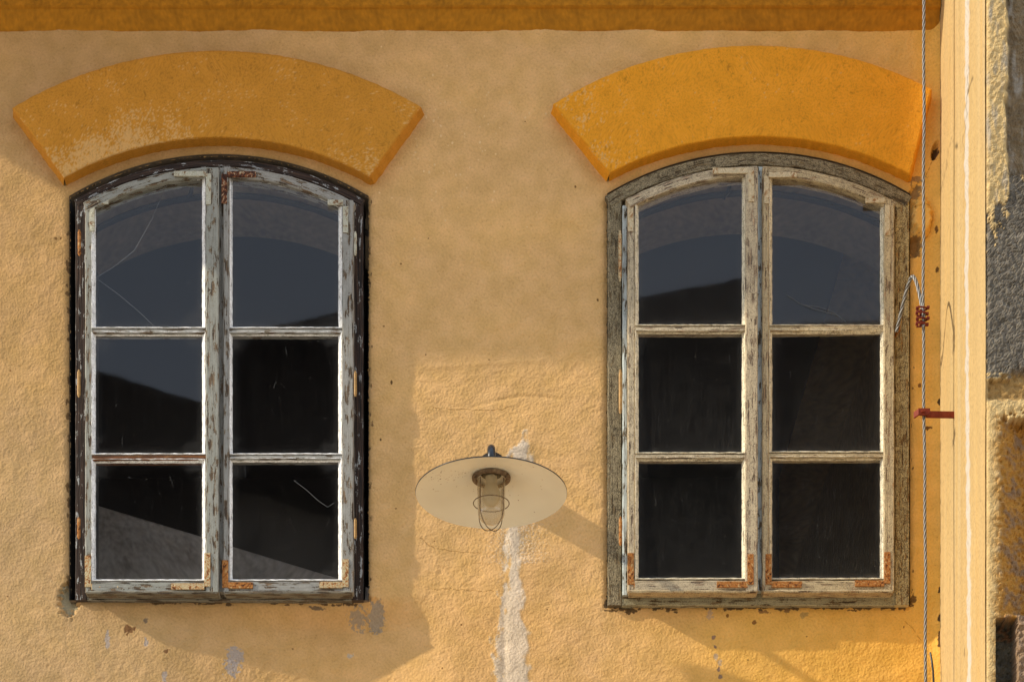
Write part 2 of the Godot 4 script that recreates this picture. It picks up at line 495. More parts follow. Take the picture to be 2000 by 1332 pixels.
	for s in spots:
		var cx: float = (s[0] - u0) / du; var cy: float = (s[1] - v0) / dv
		var rx: float = s[2] / du; var ry: float = s[3] / dv
		for y in range(maxi(0, int(cy - ry * 1.6 - 1)), mini(h, int(cy + ry * 1.6 + 2))):
			for x in range(maxi(0, int(cx - rx * 1.6 - 1)), mini(w, int(cx + rx * 1.6 + 2))):
				var q := Vector2((x - cx) / rx, (y - cy) / ry).length()
				q += s[5] * (n_mid.get_noise_2d(x * 1.7 + s[0], y * 1.7) + 0.5 * n_fine.get_noise_2d(x * 1.5, y * 1.5))
				var k := 1.0 - sm(0.85, 1.05, q)
				if k <= 0.0: continue
				var j := y * w + x
				var c: Color = s[4]
				var f := 1.0 + 0.14 * n_fine.get_noise_2d(x * 1.2, y * 1.2 + 60.0)
				k *= 0.88
				a[j * 3] = int(clampf(lerpf(a[j * 3], c.r8 * f, k), 0, 255)); a[j * 3 + 1] = int(clampf(lerpf(a[j * 3 + 1], c.g8 * f, k), 0, 255)); a[j * 3 + 2] = int(clampf(lerpf(a[j * 3 + 2], c.b8 * f, k), 0, 255))
				b[j] = clampi(int(b[j] + s[6] * 2.0 * k), 0, 255)
	# hairline cracks
	var cracks := [
		[[846, 796], [900, 800], [960, 802], [1000, 795]],
		[[1790, 362], [1804, 352], [1812, 336], [1826, 300]], [[1782, 408], [1800, 404], [1818, 408]], [[1806, 470], [1817, 452], [1822, 420]], [[1768, 1212], [1790, 1236], [1800, 1250]],
		[[820, 1050], [850, 1072], [940, 1082]], [[845, 1150], [900, 1152], [965, 1155]],
	]
	for cr in cracks:
		for s in cr.size() - 1:
			var p0 := Vector2(cr[s][0], cr[s][1]); var p1 := Vector2(cr[s + 1][0], cr[s + 1][1])
			var steps := int((p1 - p0).length() * 1.6)
			for q in steps:
				var p := p0.lerp(p1, float(q) / steps) + Vector2(0, 1) * n_mid.get_noise_2d(p0.x + q * 0.5, p0.y * 3.0) * 3.5
				var x := int((p.x - u0) / du); var y := int((p.y - v0) / dv)
				if x < 1 or y < 1 or x >= w - 1 or y >= h - 1 or n_fine.get_noise_2d(p.x, p.y * 0.3) > 0.25: continue
				for o in [0, w]:
					var j: int = y * w + x + o
					a[j * 3] = int(a[j * 3] * 0.92); a[j * 3 + 1] = int(a[j * 3 + 1] * 0.9); a[j * 3 + 2] = int(a[j * 3 + 2] * 0.86)
					b[j] = maxi(0, b[j] - 50)
	var m := StandardMaterial3D.new()
	m.albedo_texture = tex(w, h, a)
	m.heightmap_enabled = true
	m.heightmap_texture = tex(w, h, b, false)
	m.heightmap_scale = 0.36
	m.roughness = 0.95
	m.metallic_specular = 0.25
	return m

# ---------------------------------------------------------------- hood moulds
func hood(h: Dictionary) -> ArrayMesh:
	var mb := MB.new()
	mb.has_c = true
	var nt := 230
	var ns := 64
	var z := 0.042
	var g := []
	for i in nt + 1:
		var t := float(i) / nt
		var ul: float = lerpf(h.ll, h.lr, t)
		var lo := Vector2(ul, arc_v(h.lcu, h.lcv, h.lR, ul))
		var uu: float = lerpf(h.ul, h.ur, t)
		var up := Vector2(uu, arc_v(h.ucu, h.ucv, h.uR, uu))
		var col := []
		for j in ns + 1:
			var s := float(j) / ns
			var p := lo.lerp(up, s)
			var e := minf(minf(t * 900.0, (1.0 - t) * 900.0), minf(s * 170.0, (1.0 - s) * 170.0))
			var zz := z - 0.004 * pow(1.0 - clampf(e / 4.0, 0.0, 1.0), 2.0) + 0.0012 * n_big.get_noise_2d(p.x * 3.0, p.y * 3.0) + 0.0005 * n_mid.get_noise_2d(p.x, p.y)
			p += Vector2(n_mid.get_noise_2d(p.x, p.y + 77.0), n_mid.get_noise_2d(p.x + 55.0, p.y)) * 0.9
			col.append([at(p.x, p.y, zz), p, s, t])
		g.append(col)
	var colour := func(p: Vector2, s: float, t: float) -> Color:
		var f := n_fine.get_noise_2d(p.x * 1.3, p.y * 1.3)
		var lo := n_big.get_noise_2d(p.x * 2.2, p.y * 2.2)
		var c: Color = h.col
		c = c * (1.0 + 0.09 * lo + 0.09 * f)
		var drip := n_mid.get_noise_2d(p.x * 1.4 + 20.0, p.y * 0.12)
		c = c * (1.0 - 0.05 * sm(0.2, 0.55, drip) * sm(0.75, 0.1, s))
		if absf(n_big.get_noise_2d(p.x * 1.9 + 70.0, p.y * 1.1 + 31.0)) < 0.006 and f > -0.2: c = c * 0.72
		# worn flecks of the pale wash below
		var worn: float = h.worn.call(s, t) + 0.55 * lo
		var k := sm(0.0, 0.16, f + 0.35 * n_mid.get_noise_2d(p.x * 1.5, p.y * 1.5) - 0.66 + 0.72 * worn)
		c = c.lerp(c8(216, 174, 112), 0.62 * k)
		return c
	for i in nt:
		for j in ns:
			var q := [g[i][j], g[i + 1][j], g[i + 1][j + 1], g[i][j + 1]]
			mb.quad(q[0][0], q[1][0], q[2][0], q[3][0])
			for k in [0, 2, 1, 0, 3, 2]:
				mb.c.append(colour.call(q[k][1], q[k][2], q[k][3]))
	# soffit, ends and top
	var rim := []
	for i in nt + 1: rim.append([g[i][0], Vector2(0, 0)])
	for j in range(1, ns + 1): rim.append([g[nt][j], Vector2(h.flare, 0)])
	for i in range(nt - 1, -1, -1): rim.append([g[i][ns], Vector2(0, 0)])
	for j in range(ns - 1, -1, -1): rim.append([g[0][j], Vector2(-h.flare, 0)])
	for k in rim.size() - 1:
		var a: Vector3 = rim[k][0][0]; var b: Vector3 = rim[k + 1][0][0]
		var a2 := Vector3(a.x + rim[k][1].x, a.y, -0.008); var b2 := Vector3(b.x + rim[k + 1][1].x, b.y, -0.008)
		mb.quad(a2, b2, b, a)
		for q in 6: mb.c.append(h.col * (1.0 + 0.1 * n_mid.get_noise_2d(k * 3.0, q)))
	return mb.mesh()

# ---------------------------------------------------------------- windows
# d: opening, sashes [outer left, putty left, glass left, glass right, putty right, outer right], bars, bottoms, depths, materials
func make_window(house: Node3D, d: Dictionary) -> Node3D:
	var w: Dictionary = WINS[d.win]
	var win := root_of(house, "window")
	win.set_meta("label", d.label)
	var X := Vector3.RIGHT
	var Z := Vector3.BACK
	var Y := Vector3.UP
	# outer frame
	var fz: float = d.fz
	for s in d.jambs:
		var mb := MB.new()
		var c: float = (s[0] + s[1]) / 2.0
		var top := arc_v(w.cu, w.cv, w.R - d.gap - 3.0, c)
		bar(mb, at(c, w.b - 2.0, fz), at(c, top + 4.0, fz), X, Z, board((s[1] - s[0]) * S, 0.09), 0.02, 0.0007, rng.randf())
		put(win, "frame_jamb", mb.mesh(), d.get("jamb_mat", d.frame_mat) if s[0] > w.cu else d.frame_mat)
		if s.size() > 2:       # the moulded bead against the sash
			mb = MB.new()
			bar(mb, at(s[2], w.b - 22.0, fz + 0.012), at(s[2], top + 26.0, fz + 0.012), X, Z, board(s[3] * S, 0.02, 0.003), 0.02, 0.0006, rng.randf())
			put(win, "frame_bead", mb.mesh(), d.bead_mat)
	var arch := func(r0: float, r1: float, ua: float, ub: float, z: float, depth: float, jit: float, called: String, mat: Material, deep := false) -> void:
		var mb := MB.new()
		var r := (r0 + r1) / 2.0
		var a0 := asin((ua - w.cu) / r); var a1 := asin((ub - w.cu) / r)
		var k := maxi(8, int(absf(a1 - a0) * r * S / 0.02))
		var path := []; var sides := []
		for i in k + 1:
			var a := lerpf(a0, a1, float(i) / k)
			path.append(Vector3((w.cu + sin(a) * r - 1000.0) * S, yy(w.cv - cos(a) * r), z) if deep else at(w.cu + sin(a) * r, w.cv - cos(a) * r, z)); sides.append(Vector3(sin(a), cos(a), 0))
		sweep(mb, path, sides, Z, board((r0 - r1) * S, depth), jit, rng.randf() * 0.1, rng.randf())
		put(win, called, mb.mesh(), mat)
	var j0: Array = d.jambs[0]; var j1: Array = d.jambs[1]
	arch.call(w.R - d.gap, w.R - d.head, j0[0] + 1.0, j1[1] - 1.0, fz + 0.002, 0.09, 0.0009, "frame_head", d.frame_mat)
	var mbs := MB.new()
	bar(mbs, at(j0[1] + 0.5, d.rail, fz - 0.002), at(j1[0] - 0.5, d.rail, fz - 0.002), Y, Z, board((w.b - d.rail) * 2.0 * S * 0.94, 0.09), 0.03, 0.0008, rng.randf())
	put(win, "frame_sill", mbs.mesh(), d.sill_mat)
	# sashes
	for si in 2:
		var q: Array = d.sash[si]
		var hinge: float = q[0] if si == 0 else q[5]
		var ajar: float = d.ajar[si]
		var width: float = absf(q[5] - q[0])
		var zf := func(u: float) -> float: return d.sz + ajar * absf(u - hinge) / width
		var mat: Material = d.sash_mat[si]
		var top_r: float = w.R - d.top
		var glass_r: float = w.R - d.glass
		var vb: float = d.bottom[0]            # glass bottom
		var ve: float = d.bottom[1]            # sash bottom
		for s in [[q[0], q[1]], [q[4], q[5]]]:
			var c: float = (s[0] + s[1]) / 2.0
			var mb := MB.new()
			var z: float = zf.call(c)
			bar(mb, at(c, ve, z), at(c, arc_v(w.cu, w.cv, top_r, c) + 3.0, z), X, Z, board((s[1] - s[0]) * S, 0.046, 0.003), 0.025, 0.0007, rng.randf())
			put(win, "stile", mb.mesh(), mat)
		arch.call(top_r, glass_r + 5.0, q[0] + 1.0, q[5] - 1.0, d.sz + ajar * 0.5 - 0.0012, 0.045, 0.0008, "top_rail", mat)
		var mb := MB.new()
		var zr: float = d.sz + ajar * 0.5 - 0.0015
		var vc := (vb + 4.0 + ve) / 2.0
		bar(mb, at(q[1] - 1.0, vc, zr), at(q[4] + 1.0, vc, zr), Y, Z, board((ve - vb - 4.0) * S, 0.045, 0.003), 0.025, 0.0008, rng.randf())
		put(win, "bottom_rail", mb.mesh(), mat)
		# weather drip along the bottom
		mb = MB.new()
		bar(mb, at(q[0] + 3.0, ve - 1.0, zr + 0.008), at(q[5] - 3.0, ve - 1.0, zr + 0.008), Y, Z, [Vector2(-0.005, -0.04), Vector2(0.003, -0.04), Vector2(0.005, -0.006), Vector2(-0.001, 0.0), Vector2(-0.005, -0.002)], 0.025, 0.0009, rng.randf())
		put(win, "drip_moulding", mb.mesh(), d.drip_mat)
		# glazing bars
		var bars: Array = d.bars[si]
		for bi in bars.size():
			var b: Array = bars[bi]
			mb = MB.new()
			bar(mb, at(q[1] - 1.0, (b[0] + b[1]) / 2.0, zr - 0.002), at(q[4] + 1.0, (b[0] + b[1]) / 2.0 + b[2], zr - 0.002), Y, Z, board((b[1] - b[0]) * S, 0.034, 0.002), 0.02, 0.0006, rng.randf())
			put(win, "glazing_bar", mb.mesh(), d.bar_mat[si][bi])
		# panes with their putty
		var rows := [[-1.0, bars[0][0] - 3.0], [bars[0][1] + 5.0, bars[1][0] - 3.0], [bars[1][1] + 5.0, vb]]
		for ri in 3:
			var v1: float = rows[ri][1]
			var gz: float = zr - 0.014
			var tilt: Vector2 = Vector2(rng.randfn(0.0, 0.0022), rng.randfn(0.0, 0.0026)) + d.tilt[si]
			var top := func(u: float) -> float:
				return arc_v(w.cu, w.cv, glass_r, u) if ri == 0 else rows[ri][0]
			mb = MB.new()
			var dust := MB.new()
			var nx := 22; var ny := 30
			var cen := at((q[2] + q[3]) / 2.0, (v1 + 560.0) / 2.0, gz)
			var seedx := rng.randf() * 500.0
			var pts := []
			for jx in nx + 1:
				var col := []
				var u := lerpf(q[2] - 4.0, q[3] + 4.0, float(jx) / nx)
				for jy in ny + 1:
					var v := lerpf(v1 + 4.0, top.call(u) - 4.0, float(jy) / ny)
					var p := at(u, v, gz)
					var wx := n_big.get_noise_2d(u * 1.7 + seedx + 3.0, v * 1.1) - n_big.get_noise_2d(u * 1.7 + seedx - 3.0, v * 1.1)
					var wy := n_big.get_noise_2d(u * 1.7 + seedx, v * 1.1 + 3.0) - n_big.get_noise_2d(u * 1.7 + seedx, v * 1.1 - 3.0)
					var nn := Vector3(tilt.x + wx * 0.0035, tilt.y + wy * 0.0035, 1.0).normalized()
					p.z -= (p.x - cen.x) * tilt.x + (p.y - cen.y) * tilt.y
					col.append([p, nn, Vector2(float(jx) / nx, 1.0 - float(jy) / ny)])
				pts.append(col)
			for jx in nx:
				for jy in ny:
					var f := [pts[jx][jy], pts[jx + 1][jy], pts[jx + 1][jy + 1], pts[jx][jy + 1]]
					mb.squad(f.map(func(k): return k[0]), f.map(func(k): return k[1]), f.map(func(k): return k[2]))
					if jx % 2 == 0 and jy % 5 == 0:
						f = [pts[jx][jy], pts[jx + 2][jy], pts[jx + 2][jy + 5], pts[jx][jy + 5]]
						dust.squad(f.map(func(k): return k[0] + Vector3(0, 0, 0.0015)), f.map(func(k): return k[1]), f.map(func(k): return k[2]))
			put(win, "pane", mb.mesh(), M.glass)
			put(win, "dust_film", dust.mesh(), M.dust[(ri + si * 2 + d.win * 3) % M.dust.size()] if d.win == 0 else M.dust_heavy[(ri + si) % M.dust_heavy.size()])
			# putty fillets: triangular, ragged at the glass
			mb = MB.new()
			var dz := 0.0125
			var wl: float = (q[2] - q[1]) * S; var wr: float = (q[4] - q[3]) * S
			var tl: float = top.call(q[1]); var tr: float = top.call(q[4])
			var jit := 0.0009
			bar(mb, at(q[1], v1 + 5.0, gz), at(q[1], tl - 3.0, gz), X, Z, [Vector2(-0.001, -0.001), Vector2(wl, -0.001), Vector2(wl, 0.001), Vector2(0.0006, dz), Vector2(-0.001, dz)], 0.012, jit, 0.1)
			bar(mb, at(q[4], v1 + 5.0, gz), at(q[4], tr - 3.0, gz), X, Z, [Vector2(-wr, -0.001), Vector2(0.001, -0.001), Vector2(0.001, dz), Vector2(-0.0006, dz), Vector2(-wr, 0.001)], 0.012, jit, 0.3)
			var wb := 0.0075
			bar(mb, at(q[1], v1 + 4.0, gz), at(q[4], v1 + 4.0, gz), Y, Z, [Vector2(-0.001, -0.001), Vector2(wb, -0.001), Vector2(wb, 0.001), Vector2(0.0006, dz), Vector2(-0.001, dz)], 0.012, jit, 0.5)
			if ri > 0:
				bar(mb, at(q[1], rows[ri][0] - 4.0, gz), at(q[4], rows[ri][0] - 4.0, gz), Y, Z, [Vector2(-wb, -0.001), Vector2(0.001, -0.001), Vector2(0.001, dz), Vector2(-0.0006, dz), Vector2(-wb, 0.001)], 0.012, jit, 0.7)
			else:
				var path := []; var sides := []
				var a0 := asin((q[1] - w.cu) / glass_r); var a1 := asin((q[4] - w.cu) / glass_r)
				for i in 31:
					var a := lerpf(a0, a1, i / 30.0)
					path.append(at(w.cu + sin(a) * (glass_r + 4.5), w.cv - cos(a) * (glass_r + 4.5), gz)); sides.append(Vector3(sin(a), cos(a), 0))
				sweep(mb, path, sides, Z, [Vector2(-wb, -0.001), Vector2(0.001, -0.001), Vector2(0.001, dz), Vector2(-0.0006, dz), Vector2(-wb, 0.001)], jit, 0.0, 0.9)
			put(win, "putty", mb.mesh(), d.putty_mat)
		# corner irons
		for br in d.irons[si]:
			iron(win, br, d.sz + ajar * absf(br[0] - hinge) / width + 0.0006, M[br[6]])
	# strip over the joint of the sashes
	var mbx := MB.new()
	var cu: float = (d.sash[0][5] + d.sash[1][0]) / 2.0
	bar(mbx, at(cu, d.bottom[1] - 1.0, d.sz - 0.014), at(cu, arc_v(w.cu, w.cv, w.R - d.top, cu) + 2.0, d.sz - 0.014), X, Z, board((d.sash[1][0] - d.sash[0][5] + 5.0) * S, 0.03, 0.003), 0.03, 0.0006, 0.4)
	put(win, "meeting_strip", mbx.mesh(), d.strip_mat)
	# hinges
	for h in d.hinges:
		var mb := MB.new()
		var p := at(h[0], h[1], d.sz - 0.004); var p2 := at(h[0], h[2], d.sz - 0.004)
		var r: float = h[3] * S
		var path := []; var rad := []
		for k in [[-0.06, 0.0], [-0.05, 0.55], [-0.02, 0.7], [0.0, 0.45], [0.02, 0.95], [0.06, 1.0], [0.48, 1.0], [0.49, 0.75], [0.51, 0.75], [0.52, 1.0], [0.95, 1.0], [0.98, 0.8], [1.0, 0.45], [1.02, 0.65], [1.05, 0.5], [1.06, 0.0]]:
			path.append(p.lerp(p2, k[0])); rad.append(maxf(r * k[1], 0.0003))
		tube(mb, path, rad, 10)
		put(win, "hinge", mb.mesh(), M[h[4]])
	# plastered opening behind, an arched inner lining and sides coloured dark to mute the sun let in
	var lining := {"reveal_sill": MB.new(), "reveal_side": MB.new(), "reveal_side_001": MB.new(), "reveal_soffit": MB.new()}
	var zin := -0.42
	var loop := [Vector2(w.r, w.b), Vector2(w.l, w.b), Vector2(w.l, arc_v(w.cu, w.cv, w.R, w.l))]
	for i in range(1, 33):
		var u := lerpf(w.l, w.r, i / 32.0)
		loop.append(Vector2(u, arc_v(w.cu, w.cv, w.R, u)))
	for k in loop.size():
		var a: Vector2 = loop[k]; var b: Vector2 = loop[(k + 1) % loop.size()]
		for zz in [[0.004, -0.085], [-0.085, zin]]:
			var sp := 1.0 if zz[0] > -0.05 else 1.0
			lining["reveal_sill" if k == 0 else "reveal_side" if k == 1 else "reveal_side_001" if k == loop.size() - 1 else "reveal_soffit"].quad(Vector3((a.x - 1000) * S * sp, yy(a.y), zz[0]), Vector3((a.x - 1000) * S, yy(a.y), zz[1]), Vector3((b.x - 1000) * S, yy(b.y), zz[1]), Vector3((b.x - 1000) * S * sp, yy(b.y), zz[0]))
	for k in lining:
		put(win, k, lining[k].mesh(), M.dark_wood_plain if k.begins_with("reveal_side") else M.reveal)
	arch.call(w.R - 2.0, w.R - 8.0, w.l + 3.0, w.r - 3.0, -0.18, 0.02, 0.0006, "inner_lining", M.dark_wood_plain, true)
	# cracks and scratches on the glass: hair-thin raised lines
	for cr in d.cracks:
		var gz2: float = d.sz - 0.0125
		var mbc := MB.new()
		var pts2 := []
		for k in cr.size() - 2:
			pts2.append(at(cr[k + 2][0], cr[k + 2][1], gz2))
		tube(mbc, pts2, cr[0], 4)
		put(win, cr[1], mbc.mesh(), M.crack)
	# a bent latch hanging inside
	var mbl := MB.new()
	var lp := []
	for k in d.latch:
		lp.append(at(k[0], k[1], -0.1))
	tube(mbl, lp, 0.006, 7)
	put(win, "inner_latch", mbl.mesh(), M.dark_wood_plain)
	return win

func iron(win: Node3D, b: Array, z: float, mat: Material) -> void:
	# [corner u, corner v, end u, end v, half width, droop of the horizontal leg, material]
	var mb := MB.new()
	var h: float = b[4] * S
	var sect := [Vector2(-h, -0.002), Vector2(h, -0.002), Vector2(h, 0.0012), Vector2(h - 0.001, 0.002), Vector2(-h + 0.001, 0.002), Vector2(-h, 0.0012)]
	bar(mb, at(b[0], b[1], z), at(b[0], b[3], z), Vector3.RIGHT, Vector3.BACK, sect, 0.012, 0.0004)
	var s := signf(b[2] - b[0])
	bar(mb, at(b[0] + s * b[4], b[1] - b[5], z), at(b[2], b[1] - b[5], z), Vector3.UP, Vector3.BACK, sect, 0.012, 0.0004)
	for p in [Vector2(b[0], lerpf(b[1], b[3], 0.88)), Vector2(b[0], lerpf(b[1], b[3], 0.3)), Vector2(lerpf(b[0], b[2], 0.88), b[1] - b[5]), Vector2(lerpf(b[0], b[2], 0.35), b[1] - b[5])]:
		var c := at(p.x, p.y, z + 0.0018)
		for k in 8:
			var a0 := TAU * k / 8; var a1 := TAU * (k + 1) / 8
			var r := 0.0045
			mb.tri(c + Vector3(0, 0, 0.0018), c + Vector3(cos(a0), sin(a0), 0) * r, c + Vector3(cos(a1), sin(a1), 0) * r)
	put(win, "corner_iron", mb.mesh(), mat)

func dust_material(sd: int, haze: float, specks: int, streak: float) -> StandardMaterial3D:
	var w := 256; var h := 320
	var im := Image.create(w, h, false, Image.FORMAT_RGBA8)
	var r := RandomNumberGenerator.new(); r.seed = sd
	for y in h:
		for x in w:
			var e := minf(minf(x, w - 1 - x), minf(y, h - 1 - y)) / 256.0
			var st := n_fine.get_noise_2d(x * 0.9 + sd, y * 0.03)
			var cl := n_big.get_noise_2d(x * 2.5 + sd * 7, y * 2.5)
			var corner := clampf(1.0 - Vector2(minf(x, w - x), minf(y, h - y)).length() / 60.0, 0.0, 1.0)
			var a := haze * (0.35 + 1.1 * float(y) / h) * (1.0 + streak * st) * (1.0 + 0.3 * cl)
			a += 0.16 * exp(-e * 42.0) + 0.2 * corner * maxf(0.0, cl + 0.3 + n_fine.get_noise_2d(x * 2.0, y * 2.0) * 0.5)
			im.set_pixel(x, y, Color(0.62, 0.6, 0.57, clampf(a, 0.0, 0.8)))
	for k in specks:
		var x := int(r.randf() * w); var y := int(r.randf() * h)
		im.set_pixel(x, y, Color(0.75, 0.73, 0.7, r.randf_range(0.1, 0.55)))
		if r.randf() < 0.25: im.set_pixel(mini(x + 1, w - 1), y, Color(0.75, 0.73, 0.7, 0.3))
	for k in 3:     # drips, scratches, a bit of cobweb
		var p := Vector2(r.randf() * w, r.randf() * h)
		var dir := Vector2(r.randf_range(-0.5, 0.5), 1.0)
		for s in int(r.randf_range(10, 40)):
			p += dir * 0.8 + Vector2(r.randf_range(-0.4, 0.4), 0)
			if p.x > 0 and p.y > 0 and p.x < w and p.y < h: im.set_pixel(int(p.x), int(p.y), Color(0.7, 0.68, 0.66, 0.14))
	var m := StandardMaterial3D.new()
	m.albedo_texture = ImageTexture.create_from_image(im)
	m.transparency = BaseMaterial3D.TRANSPARENCY_ALPHA
	m.roughness = 1.0
	m.metallic_specular = 0.0
	return m

# ---------------------------------------------------------------- the stone house on the right
func front_at(x: float, y: float) -> Array:      # [relief, colour] of its street face
	var z0 := 0.584
	var u := 1000.0 + x / S * D / (D - z0)
	var v := VH - (y - EYE) / S * D / (D - z0)
	var f := n_fine.get_noise_2d(u * 1.5, v * 1.5)
	var g := n_mid.get_noise_2d(u * 1.3, v * 1.3)
	var lo := n_big.get_noise_2d(u * 4.0, v * 4.0)
	var z := (0.003 - 0.002 * sm(780.0, 830.0, v) * (1.0 - sm(1940.0, 1952.0, u))) * g
	var c := c8(204, 172, 116) * (1.0 + 0.2 * lo + 0.12 * f)
	var grey := c8(110, 101, 87) * (1.0 + 0.45 * f + 0.4 * lo + 0.35 * n_mid.get_noise_2d(u * 1.2, v * 0.5))
	var edge := 1968.0 + 5.0 * lo + 3.0 * sin(v * 0.02)
	if v < 340.0:
		var k := sm(edge - 4.0, edge + 7.0, u)
		z -= 0.026 * k
		c = c.lerp(c8(124, 104, 76) * (1.0 + 0.35 * f + 0.25 * lo), k)  # shade on the render's right edge put into colour and relief
		if g > 0.34: c = c * 0.86
	if v < 440.0: c = c.lerp(c8(160, 150, 134), clampf(n_mid.get_noise_2d(u * 1.2, v * 0.2 + 70.0) * 1.5 - 0.2, 0.0, 0.7))
	var low := 432.0 - 28.0 * sm(1930.0, 1962.0, u) + 80.0 * n_mid.get_noise_2d(u * 0.8, v * 0.5) + 45.0 * f - 90.0 * sm(edge - 4.0, edge + 4.0, u)
	var kg := sm(low - 10.0, low + 10.0, v) * (1.0 - sm(728.0 + 14.0 * g, 736.0 + 14.0 * g, v)) * sm(1924.0 + 3.0 * g, 1928.0 + 3.0 * g, u)
	if v >= 335.0 and v < 760.0:
		c = c.lerp(grey, kg)
		z -= 0.004 * kg - 0.004 * f * kg
	if v > 320.0 and v < 440.0 and f + g > 0.42: c = c * 0.62
	var kh := sm(732.0 + 12.0 * g - 20.0 * sm(1955.0, 1990.0, u), 742.0 + 12.0 * g, v) * (1.0 - sm(772.0, 786.0 + 10.0 * g, v)) * sm(1926.0, 1934.0, u)
	z -= 0.016 * kh
	c = c.lerp(c8(150, 114, 62) * (1.0 + 0.4 * g + 0.3 * f), kh * 0.85)
	if v > 775.0:
		var ko := sm(1930.0 + 8.0 * lo, 1962.0 + 12.0 * g, u) * sm(808.0 + 16.0 * g, 822.0 + 16.0 * g, v)
		var oc := c8(176, 124, 52).lerp(c8(138, 108, 78), clampf(lo * 1.6 + g * 0.8 + 0.3 * sm(1960.0, 1990.0, u), 0.0, 1.0)) * (1.0 + 0.25 * f)
		c = c.lerp(oc, ko)
		z += (0.004 * g + 0.003 * f) * ko - 0.05 * pow(sm(1935.0, 2010.0, u), 1.3) * ko * (1.0 - sm(1190.0, 1203.0, v))
		z += 0.006 * (0.5 * sm(806.0, 846.0, v) * (1.0 - sm(1150.0, 1200.0, v))) * ko
	if v > 1190.0:
		var kn := sm(1206.0 + 3.0 * g, 1209.0 + 3.0 * g, v) * sm(1944.5, 1947.0, u) * (1.0 - sm(1985.0 + 3.0 * g, 1988.0 + 3.0 * g, u))
		z -= 0.055 * kn
		c = c.lerp(c8(96, 90, 76) * (1.0 + 0.5 * lo + 0.3 * f), kn)
		if v < 1235.0 + 12.0 * g: c = c.lerp(c8(120, 84, 56), kn * 0.8 * sm(-0.2, 0.2, g))
		if u > 1986.0: c = c.lerp(c8(140, 116, 92) * (1.0 + 0.4 * f), 0.9)
	z -= 0.012 * pow(1.0 - clampf((x - CORNER) / 0.012, 0.0, 1.0), 2.0)
	return [z0 + z, c]

func side_at(y: float, z: float) -> Array:       # [x offset, colour] of the face that looks along the facade
	var u := 1000.0 + CORNER / S * D / (D - z)
	var v := VH - (y - EYE) / S * D / (D - z)
	var lo := n_big.get_noise_2d(z * 2200.0, y * 260.0)
	var f := n_fine.get_noise_2d(z * 900.0, y * 300.0)
	var st := n_mid.get_noise_2d(z * 700.0 + 60.0, y * 18.0)
	var k := 1.0 + 0.06 * lo + 0.07 * f + 0.02 * st
	var stain := clampf(n_mid.get_noise_2d(z * 420.0 + 9.0, y * 7.0) * 1.6, 0.0, 1.0)
	var c := c8(188, 158, 106) * k
	var band := sm(1900.0, 1925.0, u)
	c = c.lerp(c8(189, 160, 110) * k, band)
	c = c.lerp(c8(206, 160, 84) * k, 0.25 * stain)
	c = c.lerp(c8(206, 186, 146) * k, 0.25 * clampf(n_mid.get_noise_2d(z * 500.0 + 90.0, y * 5.0) * 1.6, 0.0, 1.0))
	if f > 0.42: c = c * 0.9
	# mortar seam in a pale grey stripe
	var cen := 1889.0 + 4.0 * sm(700.0, 1250.0, v) + 2.0 * n_mid.get_noise_2d(v * 0.4, 5.0)
	var hw := 3.6 + 1.6 * n_mid.get_noise_2d(v * 0.7, 45.0)
	var ks := 1.0 - sm(hw - 1.0, hw + 1.2, absf(u - cen))
	c = c.lerp(c8(200, 192, 180) * (1.0 + 0.06 * f), ks * 0.8)
	# hair cracks
	if absf(u - (1893.0 - (v - 130.0) * 0.06 + 5.0 * n_mid.get_noise_2d(v * 0.8, 9.0))) < 0.8 and v > 130.0 and v < 310.0 and f > -0.25: c = c * 0.55
	if absf(u - (1900.0 - (v - 150.0) * 0.28)) < 0.9 and v > 150.0 and v < 185.0: c = c * 0.5
	if absf(u - (1845.0 + (340.0 - v) * 0.2 + 6.0 * n_mid.get_noise_2d(v, 3.0))) < 1.6 and v > 265.0 and v < 375.0 and f > 0.0: c = c * 0.6
	if Vector2(u - 1868.0, (v - 286.0) * 0.8).length() < 3.5: c = c * 0.35
	if absf(u - 1883.5) < 0.8 and v > 1265.0 and v < 1332.0 and st > -0.1: c = c * 0.5
	if f > 0.5 and lo > 0.1: c = c * 0.85
	# dirt in the inner corner
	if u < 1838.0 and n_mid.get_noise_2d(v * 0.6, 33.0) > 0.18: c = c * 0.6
	var dx := 0.002 * n_big.get_noise_2d(z * 1500.0, y * 150.0) - 0.0015 * exp(-pow((u - 1853.0) / 6.0, 2.0)) + 0.0004 * f - 0.001 * ks
	return [CORNER + dx, c]

